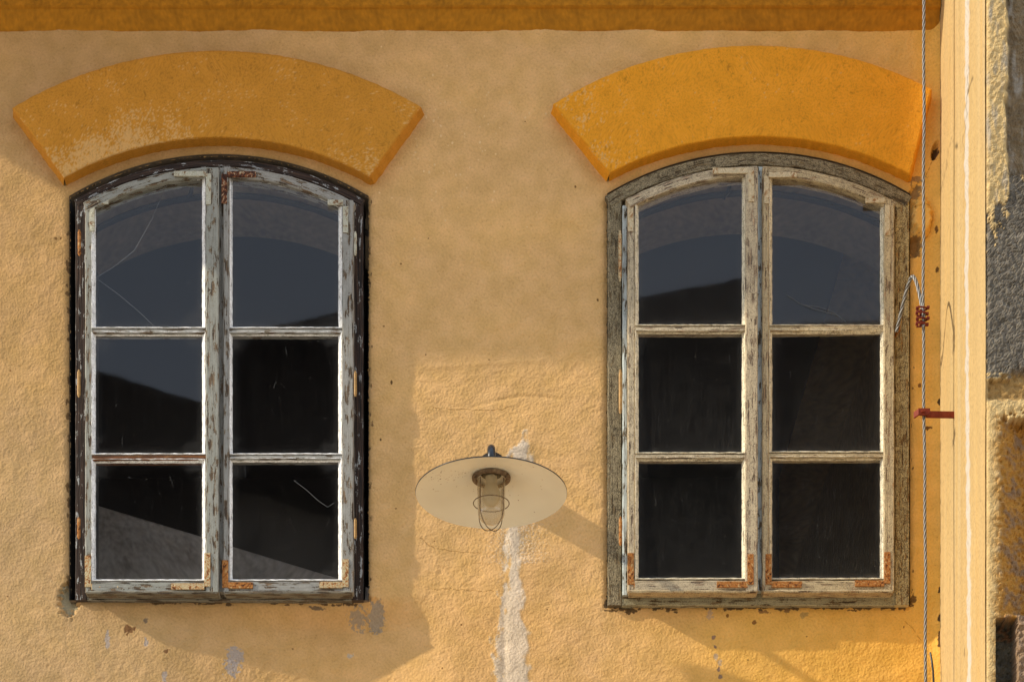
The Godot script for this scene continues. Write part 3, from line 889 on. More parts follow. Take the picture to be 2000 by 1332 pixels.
func stone_house() -> void:
	var h := root_of(self, "stone_house", Vector3(CORNER, 0, 0))
	tag(h, "neighbouring stone house with pale yellow side wall and rough grey and ochre corner", "house")
	var o := Vector3(CORNER, 0, 0)
	# side wall, in view from 3.7 to 6.2 m
	var mb := MB.new(); mb.has_c = true
	var nz := 120; var ny := 420
	var g := []
	for j in ny + 1:
		var row := []
		var y := 3.6 + 2.7 * j / ny
		for i in nz + 1:
			var z := -0.06 + 0.644 * i / nz
			var s := side_at(y, z)
			if i == nz: s[0] += 0.004 + 0.003 * n_mid.get_noise_2d(y * 300.0, 1.0)
			row.append([Vector3(s[0], y, z - (0.012 if i == nz else 0.0)) - o, s[1]])
		g.append(row)
	for j in ny:
		for i in nz:
			var q := [g[j][i], g[j][i + 1], g[j + 1][i + 1], g[j + 1][i]]
			mb.quad(q[0][0], q[1][0], q[2][0], q[3][0])
			for k in [0, 2, 1, 0, 3, 2]: mb.c.append(q[k][1])
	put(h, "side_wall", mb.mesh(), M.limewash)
	# street face
	mb = MB.new(); mb.has_c = true
	var nx := 64; ny = 600
	g = []
	for j in ny + 1:
		var row := []
		var y := 3.6 + 2.7 * j / ny
		for i in nx + 1:
			var x := CORNER + 0.26 * i / nx
			var s := front_at(x, y)
			row.append([Vector3(x + (0.003 if i == 0 else 0.0), y, s[0]) - o, s[1]])
		g.append(row)
	# laid in courses: render on top, a grey block, the joint, an ochre block
	var course := ["render_patch", "stone", "mortar_joint", "stone"]
	var stops := [0.0, 436.0, 737.0, 806.0, 1e9]
	for cs in 4:
		mb = MB.new(); mb.has_c = true
		for j in ny:
			var vv: float = VH - (3.6 + 2.7 * (j + 0.5) / ny - EYE) / S * D / (D - 0.584)
			if (vv < stops[cs] and cs > 0) or vv >= stops[cs + 1]: continue
			for i in nx:
				var q := [g[j][i], g[j][i + 1], g[j + 1][i + 1], g[j + 1][i]]
				mb.quad(q[0][0], q[1][0], q[2][0], q[3][0])
				for k in [0, 2, 1, 0, 3, 2]: mb.c.append(q[k][1])
		put(h, course[cs], mb.mesh(), M.roughstone)
	# the rest of the house
	mb = MB.new()
	mb.box(Vector3(0.002, 0, -8.0), Vector3(5.0, 3.6, 0.575))
	mb.box(Vector3(0.002, 6.3, -8.0), Vector3(5.0, 7.4, 0.575))
	mb.box(Vector3(0.26, 3.6, -8.0), Vector3(5.0, 6.3, 0.56))
	put(h, "wall", mb.mesh(), M.plaster_pale)

# ---------------------------------------------------------------- lamp, rope, bracket
func wall_lamp() -> void:
	var o := 0.368
	var c := at(959.5, 965.0, o)
	var base := Vector3(c.x, yy(938.0), 0)
	var lamp := root_of(self, "wall_lamp", base)
	tag(lamp, "old wall lamp with wide cream enamel shade and caged glass jar between the windows", "lamp")
	var q := c - base
	var r := 148.0 * S * (D - o) / D
	var mb := MB.new()
	# the shade, dark outside and cream inside: two skins 2 mm apart joined at a rolled rim
	lathe(mb, [Vector2(r - 0.0008, 0.0), Vector2(r, 0.0006), Vector2(r + 0.0004, 0.0015), Vector2(r, 0.003), Vector2(r * 0.8, 0.017), Vector2(r * 0.55, 0.034), Vector2(r * 0.38, 0.049), Vector2(0.066, 0.062), Vector2(0.058, 0.075)], q, 96)
	put(lamp, "shade", mb.mesh(), M.black_enamel)
	mb = MB.new()
	lathe(mb, [Vector2(0.03, 0.056), Vector2(0.066, 0.0485), Vector2(r * 0.38, 0.0405), Vector2(r * 0.55, 0.0275), Vector2(r * 0.8, 0.012), Vector2(r - 0.003, 0.0012), Vector2(r - 0.0006, -0.0003)], q, 96)
	put(lamp, "reflector", mb.mesh(), enamel())
	mb = MB.new()
	lathe(mb, [Vector2(0.062, 0.062), Vector2(0.06, 0.075), Vector2(0.046, 0.083), Vector2(0.03, 0.09), Vector2(0.018, 0.095), Vector2(0.0125, 0.099)], q, 32)
	put(lamp, "cap", mb.mesh(), M.black_enamel)
	# flange with three lugs, jar, bulb and cage
	mb = MB.new()
	lathe(mb, [Vector2(0.043, 0.046), Vector2(0.043, 0.041), Vector2(0.053, 0.0405), Vector2(0.0565, 0.043), Vector2(0.057, 0.048)], q, 40)
	for k in 3:
		var a := TAU * k / 3 + 0.55
		var p := q + Vector3(cos(a) * 0.0535, 0.042, sin(a) * 0.0535)
		tube(mb, [p, p + Vector3(0, -0.008, 0)], 0.0055, 8)
	put(lamp, "flange", mb.mesh(), M.old_iron)
	mb = MB.new()
	var jar := []
	for k in 10:
		var a := (1.0 - k / 9.0) * PI / 2
		jar.append(Vector2(cos(PI / 2 - a) * 0.0 + sin(PI / 2 - a) * 0.0395 + 0.0001, -0.052 - cos(PI / 2 - a) * 0.036))
	jar.append_array([Vector2(0.0405, -0.03), Vector2(0.041, 0.0), Vector2(0.0415, 0.04)])
	lathe(mb, jar, q, 40)
	put(lamp, "glass_jar", mb.mesh(), M.jar_glass)
	mb = MB.new()
	lathe(mb, [Vector2(0.0001, -0.036), Vector2(0.012, -0.033), Vector2(0.022, -0.024), Vector2(0.027, -0.01), Vector2(0.0265, 0.005), Vector2(0.02, 0.02), Vector2(0.017, 0.032), Vector2(0.017, 0.05)], q, 28)
	put(lamp, "bulb", mb.mesh(), M.bulb)
	mb = MB.new()
	var ring := []
	for k in 41:
		var a := TAU * k / 40
		ring.append(q + Vector3(cos(a) * 0.0525, -0.027, sin(a) * 0.0525))
	tube(mb, ring, 0.0014, 6)
	put(lamp, "cage_ring", mb.mesh(), M.old_iron)
	for k in 4:
		mb = MB.new()
		var a := TAU * k / 4 + 0.72
		var path := []
		for s in 21:
			var t := s / 20.0
			var rr := 0.0475
			var y := 0.034
			if t < 0.5: y = lerpf(0.034, -0.05, t * 2.0)
			else:
				var b := (t - 0.5) * 2.0 * PI / 2
				rr = 0.0475 * cos(b) + 0.001; y = -0.05 - 0.055 * sin(b)
			path.append(q + Vector3(cos(a) * rr, y, sin(a) * rr))
		tube(mb, path, 0.0014, 6)
		put(lamp, "cage_wire", mb.mesh(), M.old_iron)
	# arm: out of the wall box, over and down into the cap
	mb = MB.new()
	var path := [Vector3(0, 0, 0.05)]
	var top_y := c.y + 0.152 - base.y
	for k in 8: path.append(Vector3(0, lerpf(0.0, top_y, (k + 1) / 8.0), lerpf(0.05, o - 0.05, (k + 1) / 8.0)))
	for k in range(1, 9):
		var a := PI / 2 * k / 8
		path.append(Vector3(0, top_y - 0.045 * (1.0 - cos(a)), o - 0.05 + 0.05 * sin(a)))
	path.append(q + Vector3(0, 0.09, 0))
	tube(mb, path, 0.0118, 14)
	put(lamp, "arm", mb.mesh(), M.black_enamel)
	mb = MB.new()
	var bx := []
	for k in [[0.0, 0.054], [0.012, 0.05], [0.09, 0.044], [0.108, 0.041], [0.113, 0.03], [0.115, 0.013]]:
		bx.append(k)
	var pth := []; var rad := []
	for k in bx: pth.append(Vector3(0, 0, k[0] - 0.01)); rad.append(k[1])
	tube(mb, pth, rad, 28)
	put(lamp, "wall_box", mb.mesh(), M.black_enamel)

# cream enamel with fly specks and a little rust near the neck
func enamel() -> StandardMaterial3D:
	var w := 1024; var h := 128
	var im := Image.create(w, h, false, Image.FORMAT_RGB8)
	for y in h:
		for x in w:
			var k := 1.0 + 0.03 * n_big.get_noise_2d(x * 0.6, y * 3.0)
			im.set_pixel(x, y, Color(0.9 * k, 0.885 * k, 0.81 * k))
	var r := RandomNumberGenerator.new(); r.seed = 91
	for k in 150:
		var x := int(r.randf() * w)
		if k < 90: x = int(w * 0.42 + r.randfn(0.0, 26.0))
		var y := clampi(int(absf(r.randfn(0.0, 34.0)) + 24.0), 0, h - 2)
		var c := Color(0.30, 0.2, 0.12).lerp(Color(0.7, 0.6, 0.46), r.randf())
		for dx in r.randi_range(1, 4): im.set_pixel(posmod(x + dx, w), y, c)
	var m := StandardMaterial3D.new()
	m.albedo_texture = ImageTexture.create_from_image(im)
	m.roughness = 0.4
	m.metallic_specular = 0.35
	return m

func strand_rope(parent: Node, centre: Callable, length: float, r: float, pitch: float) -> void:
	var steps := int(length / 0.0045)
	for s in 6:
		var path := []
		for i in steps + 1:
			var t := float(i) / steps
			var p: Vector3 = centre.call(t)
			var d: Vector3 = (centre.call(minf(t + 0.01, 1.0)) - centre.call(maxf(t - 0.01, 0.0))).normalized()
			var e := d.cross(Vector3(0, 0, 1)).normalized(); var f := d.cross(e)
			var a := TAU * (length * t / pitch + s / 6.0)
			path.append(p + (e * cos(a) + f * sin(a)) * r * 0.66)
		var mb := MB.new()
		tube(mb, path, r * 0.36, 5)
		put(parent, "strand", mb.mesh(), M.steel_rope if s % 2 else M.steel_dark)
	var core := []
	for i in 60: core.append(centre.call(i / 59.0))
	var mc := MB.new()
	tube(mc, core, r * 0.5, 5)
	put(parent, "core", mc.mesh(), M.steel_dark)

func rope_and_bracket() -> void:
	var zc := 0.219
	var top := at(1803.0, -60.0, zc); var bot := at(1807.0, 1420.0, zc)
	var rope := root_of(self, "wire_rope", bot)
	tag(rope, "twisted steel wire rope running down the corner, with a clamped loop beside the right window", "cable")
	var mb := MB.new()
	var line := func(t: float) -> Vector3: return bot.lerp(top, t) - bot + Vector3(0.0018 * sin(t * 9.0) + 0.0008 * sin(t * 41.0), 0, 0.002 * sin(t * 7.0))
	strand_rope(root_of(rope, "rope"), line, (top - bot).length(), 0.0047, 0.066)
	var c := Curve3D.new()
	var hook := at(1751.0, 648.0, 0.062); var crown := at(1781.0, 541.0, 0.15); var join := at(1802.0, 604.0, zc - 0.003)
	c.add_point(hook, Vector3.ZERO, Vector3(0.004, 0.09, 0.02))
	c.add_point(crown, Vector3(-0.022, 0.002, -0.03), Vector3(0.018, -0.002, 0.025))
	c.add_point(join, Vector3(-0.004, 0.05, -0.006), Vector3(0.0005, -0.03, 0.001))
	c.add_point(at(1803.2, 632.0, zc - 0.003), Vector3(0, 0.02, 0), Vector3.ZERO)
	var ln := c.get_baked_length()
	mb = MB.new()
	strand_rope(root_of(rope, "loop"), func(t: float) -> Vector3: return c.sample_baked(t * ln, true) - bot, ln, 0.0056, 0.066)
	# two red rusted rope clips: saddle, bow and nuts
	for v in [609.0, 630.0]:
		var p := at(1801.5, v, zc) - bot
		mb = MB.new()
		mb.box(p + Vector3(-0.007, -0.0065, -0.012), p + Vector3(0.008, 0.0065, 0.003))
		for s in [-1.0, 1.0]:
			var bow := []
			for k in 9:
				var a := PI * k / 8
				bow.append(p + Vector3(-0.016 + 0.03 * sin(a), 0.0075 * s, 0.002 + 0.011 * cos(a)))
			tube(mb, bow, 0.0026, 7)
		put(rope, "clip", mb.mesh(), M.red_rust)
		for s in [-1.0, 1.0]:
			for e in [-1.0, 1.0]:
				mb = MB.new()
				var b := p + Vector3(-0.017 + 0.0315 * (e * 0.5 + 0.5) + 0.001 * s, 0.0084 * s, 0.006 + 0.002 * s * e)
				tube(mb, [b - Vector3(0.004, 0, 0), b + Vector3(0.004, 0, 0)], 0.005, 6)
				put(rope, "nut", mb.mesh(), M.red_rust)
	# rusty eye that holds the loop's end on the window
	var eye := root_of(self, "rope_eye", at(1752.0, 650.0, 0.03))
	tag(eye, "rusty eye screw on the right window's frame holding the rope loop", "hook")
	mb = MB.new()
	tube(mb, [Vector3(-0.004, -0.004, -0.03), Vector3(0, -0.002, 0.02)], 0.004, 8)
	put(eye, "shank", mb.mesh(), M.rust)
	mb = MB.new()
	var rg := []
	for k in 17:
		var a := TAU * k / 16
		rg.append(Vector3(0.0, 0.0085 * cos(a) - 0.004, 0.03 + 0.0085 * sin(a)))
	tube(mb, rg, 0.0032, 7, false)
	put(eye, "ring", mb.mesh(), M.rust)
	# flat iron bracket from the side wall to the rope
	var foot := at(1863.5, 809.5, 0.2); foot.x = CORNER
	var tip := at(1804.0, 808.0, zc)
	var br := root_of(self, "rope_bracket", foot)
	tag(br, "red-brown flat iron bracket fixed to the pale side wall and gripping the rope", "bracket")
	mb = MB.new()
	var d := tip - foot
	bar(mb, Vector3(0.02, 0, 0), d + Vector3(0.006, 0, 0), Vector3.UP, Vector3.BACK, board(0.0195, 0.006, 0.001), 0.02, 0.0002)
	put(br, "arm", mb.mesh(), M.red_paint)
	mb = MB.new()
	bar(mb, d + Vector3(0.017, 0.0008, 0.012), d + Vector3(-0.018, 0.0008, 0.012), Vector3.UP, Vector3.BACK, board(0.021, 0.005, 0.001), 0.01, 0.0002)
	bar(mb, d + Vector3(-0.018, 0.0002, 0.0125), d + Vector3(-0.029, -0.0008, -0.006), Vector3.UP, Vector3(-0.85, 0, 0.5).normalized(), board(0.0195, 0.004, 0.001), 0.01, 0.0002)
	put(br, "clamp_plate", mb.mesh(), M.red_paint)
	mb = MB.new()
	tube(mb, [d + Vector3(-0.005, 0.002, 0.01), d + Vector3(-0.005, 0.002, 0.018)], 0.0058, 6)
	put(br, "bolt", mb.mesh(), M.red_paint)
	# a thin cable that comes out of a plaster lump in the corner
	var cb := root_of(self, "thin_cable", at(1821.0, 1420.0, 0.03))
	tag(cb, "thin dark cable emerging from a plaster lump at the bottom of the corner", "cable")
	mb = MB.new()
	var pth := []
	for k in [[1817.0, 1274.0, 0.024], [1820.0, 1290.0, 0.032], [1822.5, 1310.0, 0.034], [1823.5, 1332.0, 0.03], [1824.0, 1360.0, 0.03], [1824.0, 1420.0, 0.03]]:
		pth.append(at(k[0], k[1], k[2]) - cb.position)
	tube(mb, pth, 0.0032, 8)
	put(cb, "sheath", mb.mesh(), M.black_enamel)

# ---------------------------------------------------------------- what the panes mirror
func opposite_houses() -> void:
	var list := [
		["house_across_street", "grey plastered house across the street mirrored in the left window's lower panes", 14.0, [[-12, 0], [-0.4, 0], [-0.4, 9.75], [-4.33, 10.95], [-12, 13.2]], 7.0, M.plaster_grey, [[-12.4, 13.35], [-0.1, 9.65], [-0.1, 11.15], [-3.2, 12.1], [-12.4, 14.85]]],
		["house_across_street", "dark house with low roof mirrored in the right window's panes", 17.0, [[-0.2, 0], [11, 0], [11, 12.4], [-0.2, 12.4]], 8.0, M.plaster_dark, [[-3.6, 12.2], [11.4, 12.2], [11.4, 14.9], [3.0, 14.6], [0.4, 14.1], [-1.2, 14.0], [-3.6, 13.5]]],
	]
	for h in list:
		var o := root_of(self, h[0], Vector3(0, 0, h[2]))
		tag(o, h[1], "house")
		for k in 2:
			var pts: Array = h[3] if k == 0 else h[6]
			var z0 := 0.0 if k == 0 else -0.35
			var z1: float = h[4] if k == 0 else h[4] + 0.3
			var mb := MB.new()
			var n := pts.size()
			for i in n:
				var a := Vector2(pts[i][0], pts[i][1]); var b := Vector2(pts[(i + 1) % n][0], pts[(i + 1) % n][1])
				mb.quad(Vector3(a.x, a.y, z1), Vector3(a.x, a.y, z0), Vector3(b.x, b.y, z0), Vector3(b.x, b.y, z1))
			for i in range(1, n - 1):
				var a := Vector2(pts[0][0], pts[0][1]); var b := Vector2(pts[i][0], pts[i][1]); var c := Vector2(pts[i + 1][0], pts[i + 1][1])
				mb.tri(Vector3(a.x, a.y, z0), Vector3(c.x, c.y, z0), Vector3(b.x, b.y, z0))
				mb.tri(Vector3(a.x, a.y, z1), Vector3(b.x, b.y, z1), Vector3(c.x, c.y, z1))
			put(o, "wall" if k == 0 else "roof", mb.mesh(), h[5] if k == 0 else M.dark_tiles)

# ---------------------------------------------------------------- build
func _ready() -> void:
	rng.seed = 7
	# camera: level, lens shifted up
	var cam := Camera3D.new()
	cam.name = "camera"
	cam.position = Vector3(0, EYE, D)
	cam.projection = Camera3D.PROJECTION_FRUSTUM
	cam.near = 0.05
	cam.far = 900.0
	cam.size = 2000.0 * S * 681.0 / 1024.0 / D * cam.near
	cam.frustum_offset = Vector2(0, (VH - 666.0) * S / D * cam.near)
	add_child(cam)
	cam.current = true
	# sky, sun, exposure
	var env := Environment.new()
	var sky := Sky.new()
	var sm_ := ProceduralSkyMaterial.new()
	sm_.sky_top_color = Color(0.52, 0.59, 0.69)
	sm_.sky_horizon_color = Color(0.86, 0.85, 0.84)
	sm_.sky_curve = 0.25
	sm_.ground_bottom_color = Color(0.3, 0.28, 0.26)
	sm_.ground_horizon_color = Color(0.6, 0.58, 0.55)
	sm_.sun_angle_max = 12.0
	sky.sky_material = sm_
	env.background_mode = Environment.BG_SKY
	env.sky = sky
	env.background_energy_multiplier = 2.1
	env.tonemap_mode = Environment.TONE_MAPPER_LINEAR
	env.tonemap_exposure = 1.72
	env.sdfgi_enabled = true
	env.ssao_enabled = true
	env.ssil_enabled = true
	var we := WorldEnvironment.new()
	we.name = "environment"
	we.environment = env
	add_child(we)
	var sun := DirectionalLight3D.new()
	sun.name = "sun"
	sun.light_color = Color(1.0, 0.96, 0.88)
	sun.light_energy = 0.84
	sun.light_angular_distance = 0.8
	sun.shadow_enabled = true
	sun.basis = Basis.looking_at(SUN.normalized(), Vector3.UP)
	add_child(sun)

	# noises: big swells, trowel lumps, grain
	n_big.seed = 11; n_big.frequency = 0.006; n_big.fractal_octaves = 3
	n_mid.seed = 12; n_mid.frequency = 0.05; n_mid.fractal_octaves = 2
	n_fine.seed = 13; n_fine.frequency = 0.15; n_fine.fractal_octaves = 4; n_fine.fractal_gain = 0.68
	n_ridge.seed = 14; n_ridge.frequency = 0.03; n_ridge.fractal_type = FastNoiseLite.FRACTAL_RIDGED; n_ridge.fractal_octaves = 2
	make_materials()

	# the setting
	var gm := PlaneMesh.new()
	gm.size = Vector2(900, 900)
	var ground := put(self, "ground", gm, M.paving)
	tag(ground, "pale street paving in front of the houses", "", "", "structure")
	ground.position = Vector3(0, 0, 200)

	# the yellow house
	var house := root_of(self, "yellow_house", Vector3.ZERO)
	tag(house, "ochre plastered house with two arched wooden windows under raised orange hoods", "house")
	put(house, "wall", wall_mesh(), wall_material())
	var mb := MB.new()
	mb.box(Vector3(-3.6, 0, -8), Vector3(-3.5, 6.6, -0.001)); mb.box(Vector3(-3.5, 0, -8), Vector3(CORNER, 6.6, -7.9))
	put(house, "outer_wall", mb.mesh(), M.plaster_pale)
	mb = MB.new()
	mb.box(Vector3(-3.7, 6.6, -8.1), Vector3(CORNER, 6.8, 0.03))
	put(house, "roof", mb.mesh(), M.dark_tiles)
	mb = MB.new()
	var plan := [Vector2(-2.98, 0.002), Vector2(CORNER - 0.004, 0.002), Vector2(CORNER - 0.004, 0.026), Vector2(-1.095, 0.595), Vector2(-2.98, 0.595)]  # unseen slab added to shade the upper wall, end cut along the sun
	for i in plan.size():
		var pa: Vector2 = plan[i]; var pb: Vector2 = plan[(i + 1) % plan.size()]
		mb.quad(Vector3(pb.x, 6.30, pb.y), Vector3(pa.x, 6.30, pa.y), Vector3(pa.x, 6.42, pa.y), Vector3(pb.x, 6.42, pb.y))
	for i in range(1, plan.size() - 1):
		var pa: Vector2 = plan[0]; var pb: Vector2 = plan[i]; var pc: Vector2 = plan[i + 1]
		mb.tri(Vector3(pa.x, 6.30, pa.y), Vector3(pb.x, 6.30, pb.y), Vector3(pc.x, 6.30, pc.y))
		mb.tri(Vector3(pa.x, 6.42, pa.y), Vector3(pc.x, 6.42, pc.y), Vector3(pb.x, 6.42, pb.y))
	put(house, "added_shade_slab", mb.mesh(), M.orange)
	# the dark room behind the windows
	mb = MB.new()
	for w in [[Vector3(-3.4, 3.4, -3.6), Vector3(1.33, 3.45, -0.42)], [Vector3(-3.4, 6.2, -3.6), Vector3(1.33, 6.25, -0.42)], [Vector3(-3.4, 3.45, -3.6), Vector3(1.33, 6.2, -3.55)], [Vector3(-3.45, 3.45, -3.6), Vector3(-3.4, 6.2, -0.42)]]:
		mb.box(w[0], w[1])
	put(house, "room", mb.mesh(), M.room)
	mb = MB.new()
	var pp := []
	for q in [[100.0, 960.0], [240.0, 1003.0], [330.0, 1030.0], [400.0, 1050.0], [520.0, 1090.0], [600.0, 1114.0], [800.0, 1172.0], [800.0, 1420.0], [100.0, 1420.0]]:
		pp.append(at(q[0], q[1], -0.46))
	for i in pp.size():
		var pa: Vector3 = pp[i]; var pb: Vector3 = pp[(i + 1) % pp.size()]
		mb.quad(pb, pa, pa - Vector3(0, 0, 0.12), pb - Vector3(0, 0, 0.12))
	for i in range(1, pp.size() - 1):
		mb.tri(pp[0], pp[i + 1], pp[i])
	put(house, "inner_parapet", mb.mesh(), M.inner_plaster)
	# cornice
	mb = MB.new()
	var sect := []
	for p in [[66, -8], [61, 0.5], [57, 3.0], [48, 8.0], [38, 12.5], [31, 16.5], [29, 20.0], [27, 22.0], [12, 23.0], [9, 28.0], [-12, 50.0], [-28, 66.0], [-36, 76.0], [-60, 78.0], [-90, -8]]:
		sect.append(Vector2(yy(p[0]), p[1] * S))
	sect.reverse()
	var path := []; var sides := []
	for i in 161:
		path.append(Vector3(lerpf(-3.6, CORNER - 0.004, i / 160.0), 0.0025 * n_big.get_noise_2d(i * 9.0, 4.0), 0)); sides.append(Vector3.UP)
	sweep(mb, path, sides, Vector3.BACK, sect, 0.0006)
	put(house, "cornice", mb.mesh(), M.cornice)
	# hoods
	var hl := {"ll": 125.0, "lr": 722.0, "lcu": 425.0, "lcv": 885.0, "lR": 615.0, "ul": 24.0, "ur": 822.0, "ucu": 425.0, "ucv": 876.0, "uR": 776.0, "flare": 0.012, "col": c8(200, 136, 46),
		"worn": func(s: float, t: float) -> float: return 1.15 * sm(0.6, 0.05, s) * sm(0.56, 0.2, t) + 0.6 * sm(0.45, 0.05, s) * sm(0.75, 1.0, t) + 0.24}
	var o: Node3D = put(house, "hood_mould", hood(hl), M.hood)
	o.set_meta("label", "dull ochre arched hood with pale worn patches above the left window")
	var hr := {"ll": 1190.0, "lr": 1778.0, "lcu": 1482.0, "lcv": 894.0, "lR": 626.0, "ul": 1080.0, "ur": 1820.0, "ucu": 1475.0, "ucv": 830.0, "uR": 740.0, "flare": 0.010, "col": c8(230, 153, 38),
		"worn": func(s: float, t: float) -> float: return 0.6 * sm(0.25, 0.0, t) + 0.02}
	o = put(house, "hood_mould", hood(hr), M.hood)
	o.set_meta("label", "bright orange arched hood above the right window, cut off by the corner")
	# windows
	make_window(house, {"win": 0, "label": "left arched window with dark bare outer frame and flaking pale green sashes", "fz": 0.012, "gap": 9.0, "head": 23.0,
		"jambs": [[147.0, 170.0], [687.0, 709.0]], "rail": 1164.0, "frame_mat": M.dark_wood, "sill_mat": M.grey_wood, "sz": 0.046, "ajar": [0.010, 0.0],
		"sash": [[166.0, 181.0, 187.0, 395.0, 402.0, 427.0], [436.0, 448.0, 454.0, 661.0, 668.0, 690.0]], "sash_mat": [M.sash_green, M.sash_grey], "top": 23.0, "glass": 47.0, "bottom": [1132.0, 1156.0],
		"bars": [[[643.0, 651.0, 0.0], [889.0, 899.0, -1.0]], [[643.0, 651.0, 0.0], [889.0, 897.0, 0.0]]], "bar_mat": [[M.sash_grey, M.bare_brown], [M.sash_grey, M.sash_grey]],
		"putty_mat": M.putty, "drip_mat": M.grey_wood, "strip_mat": M.sash_grey, "tilt": [Vector2(0.0, 0.007), Vector2(0.002, -0.017)],
		"irons": [[[172.0, 1146.0, 238.0, 1085.0, 6.0, 0.0, "rust_cream"], [405.0, 1145.0, 334.0, 1080.0, 6.0, 0.0, "rust_cream"], [180.0, 402.0, 212.0, 452.0, 5.0, 8.0, "painted_iron"], [407.0, 340.0, 340.0, 400.0, 5.0, 0.0, "painted_iron"]],
			[[440.0, 1147.0, 494.0, 1094.0, 6.0, 4.0, "rust"], [675.0, 1146.0, 624.0, 1092.0, 6.0, 4.0, "rust_cream"], [438.0, 341.0, 500.0, 398.0, 5.5, 0.0, "dark_rust"], [675.0, 404.0, 640.0, 455.0, 5.0, 8.0, "painted_iron"]]],
		"latch": [[372.0, 345.0], [374.0, 362.0], [374.0, 374.0], [368.0, 388.0]], "cracks": [[0.0007, "glass_crack", [187.0, 543.0], [222.0, 522.0], [262.0, 490.0], [296.0, 430.0], [318.0, 378.0], [330.0, 352.0]], [0.0006, "glass_crack", [187.0, 543.0], [230.0, 574.0], [268.0, 606.0], [303.0, 639.0]], [0.0006, "cobweb_strand", [574.0, 938.0], [598.0, 956.0], [622.0, 978.0], [640.0, 990.0], [652.0, 982.0]]], "hinges": [[155.0, 497.0, 452.0, 3.2, "rust"], [154.0, 773.0, 725.0, 3.2, "brass"], [154.0, 1050.0, 1012.0, 3.2, "rust"], [694.0, 497.0, 455.0, 3.0, "painted_iron"], [694.0, 772.0, 727.0, 3.0, "brass"], [694.0, 1050.0, 1014.0, 3.0, "brass"]]})
	make_window(house, {"win": 1, "label": "right arched window with crackled grey-olive frame and peeling cream sashes", "fz": 0.016, "gap": 1.0, "head": 25.0,
		"jambs": [[1187.0, 1214.0, 1221.0, 10.0], [1748.0, 1776.0]], "rail": 1168.0, "frame_mat": M.crackle, "jamb_mat": M.crackle_cream, "sill_mat": M.sill_olive, "bead_mat": M.bead, "sz": 0.050, "ajar": [0.016, 0.0],
		"sash": [[1226.0, 1241.0, 1247.0, 1449.0, 1456.0, 1480.0], [1489.0, 1502.0, 1508.0, 1719.0, 1726.0, 1747.0]], "sash_mat": [M.sash_cream_l, M.sash_cream], "top": 26.0, "glass": 50.0, "bottom": [1129.0, 1154.0],
		"bars": [[[638.0, 647.0, 0.0], [887.0, 895.0, 0.0]], [[638.0, 647.0, -4.0], [885.0, 894.0, 0.0]]], "bar_mat": [[M.sash_cream_l, M.sash_cream_l], [M.sash_cream, M.sash_cream]],
		"putty_mat": M.putty_cream, "drip_mat": M.sash_cream, "strip_mat": M.bead, "tilt": [Vector2(0.0, -0.006), Vector2(0.0, 0.010)],
		"irons": [[[1232.0, 1141.0, 1298.0, 1080.0, 6.0, 0.0, "rust"], [1466.0, 1141.0, 1400.0, 1082.0, 6.0, 0.0, "rust"], [1232.0, 398.0, 1266.0, 452.0, 5.0, 10.0, "painted_cream"], [1467.0, 334.0, 1392.0, 394.0, 5.5, 0.0, "painted_cream"]],
			[[1501.0, 1141.0, 1566.0, 1082.0, 6.0, 0.0, "rust"], [1733.0, 1139.0, 1670.0, 1078.0, 6.0, 0.0, "rust"], [1497.0, 345.0, 1556.0, 398.0, 5.0, 3.0, "painted_cream"], [1733.0, 402.0, 1690.0, 460.0, 5.0, 10.0, "painted_cream"]]],
		"latch": [[1424.0, 345.0], [1425.0, 362.0], [1422.0, 376.0], [1413.0, 388.0]], "cracks": [[0.0007, "scratch", [1536.0, 576.0], [1560.0, 592.0], [1590.0, 604.0], [1622.0, 612.0], [1636.0, 616.0], [1652.0, 629.0]], [0.0006, "scratch", [1572.0, 596.0], [1600.0, 600.0], [1630.0, 610.0]]], "hinges": [[1211.0, 545.0, 455.0, 3.2, "rust_cream"], [1212.0, 803.0, 726.0, 3.6, "brass"], [1212.0, 1062.0, 1012.0, 3.4, "rust"]]})

	stone_house()
	wall_lamp()
	rope_and_bracket()
	opposite_houses()

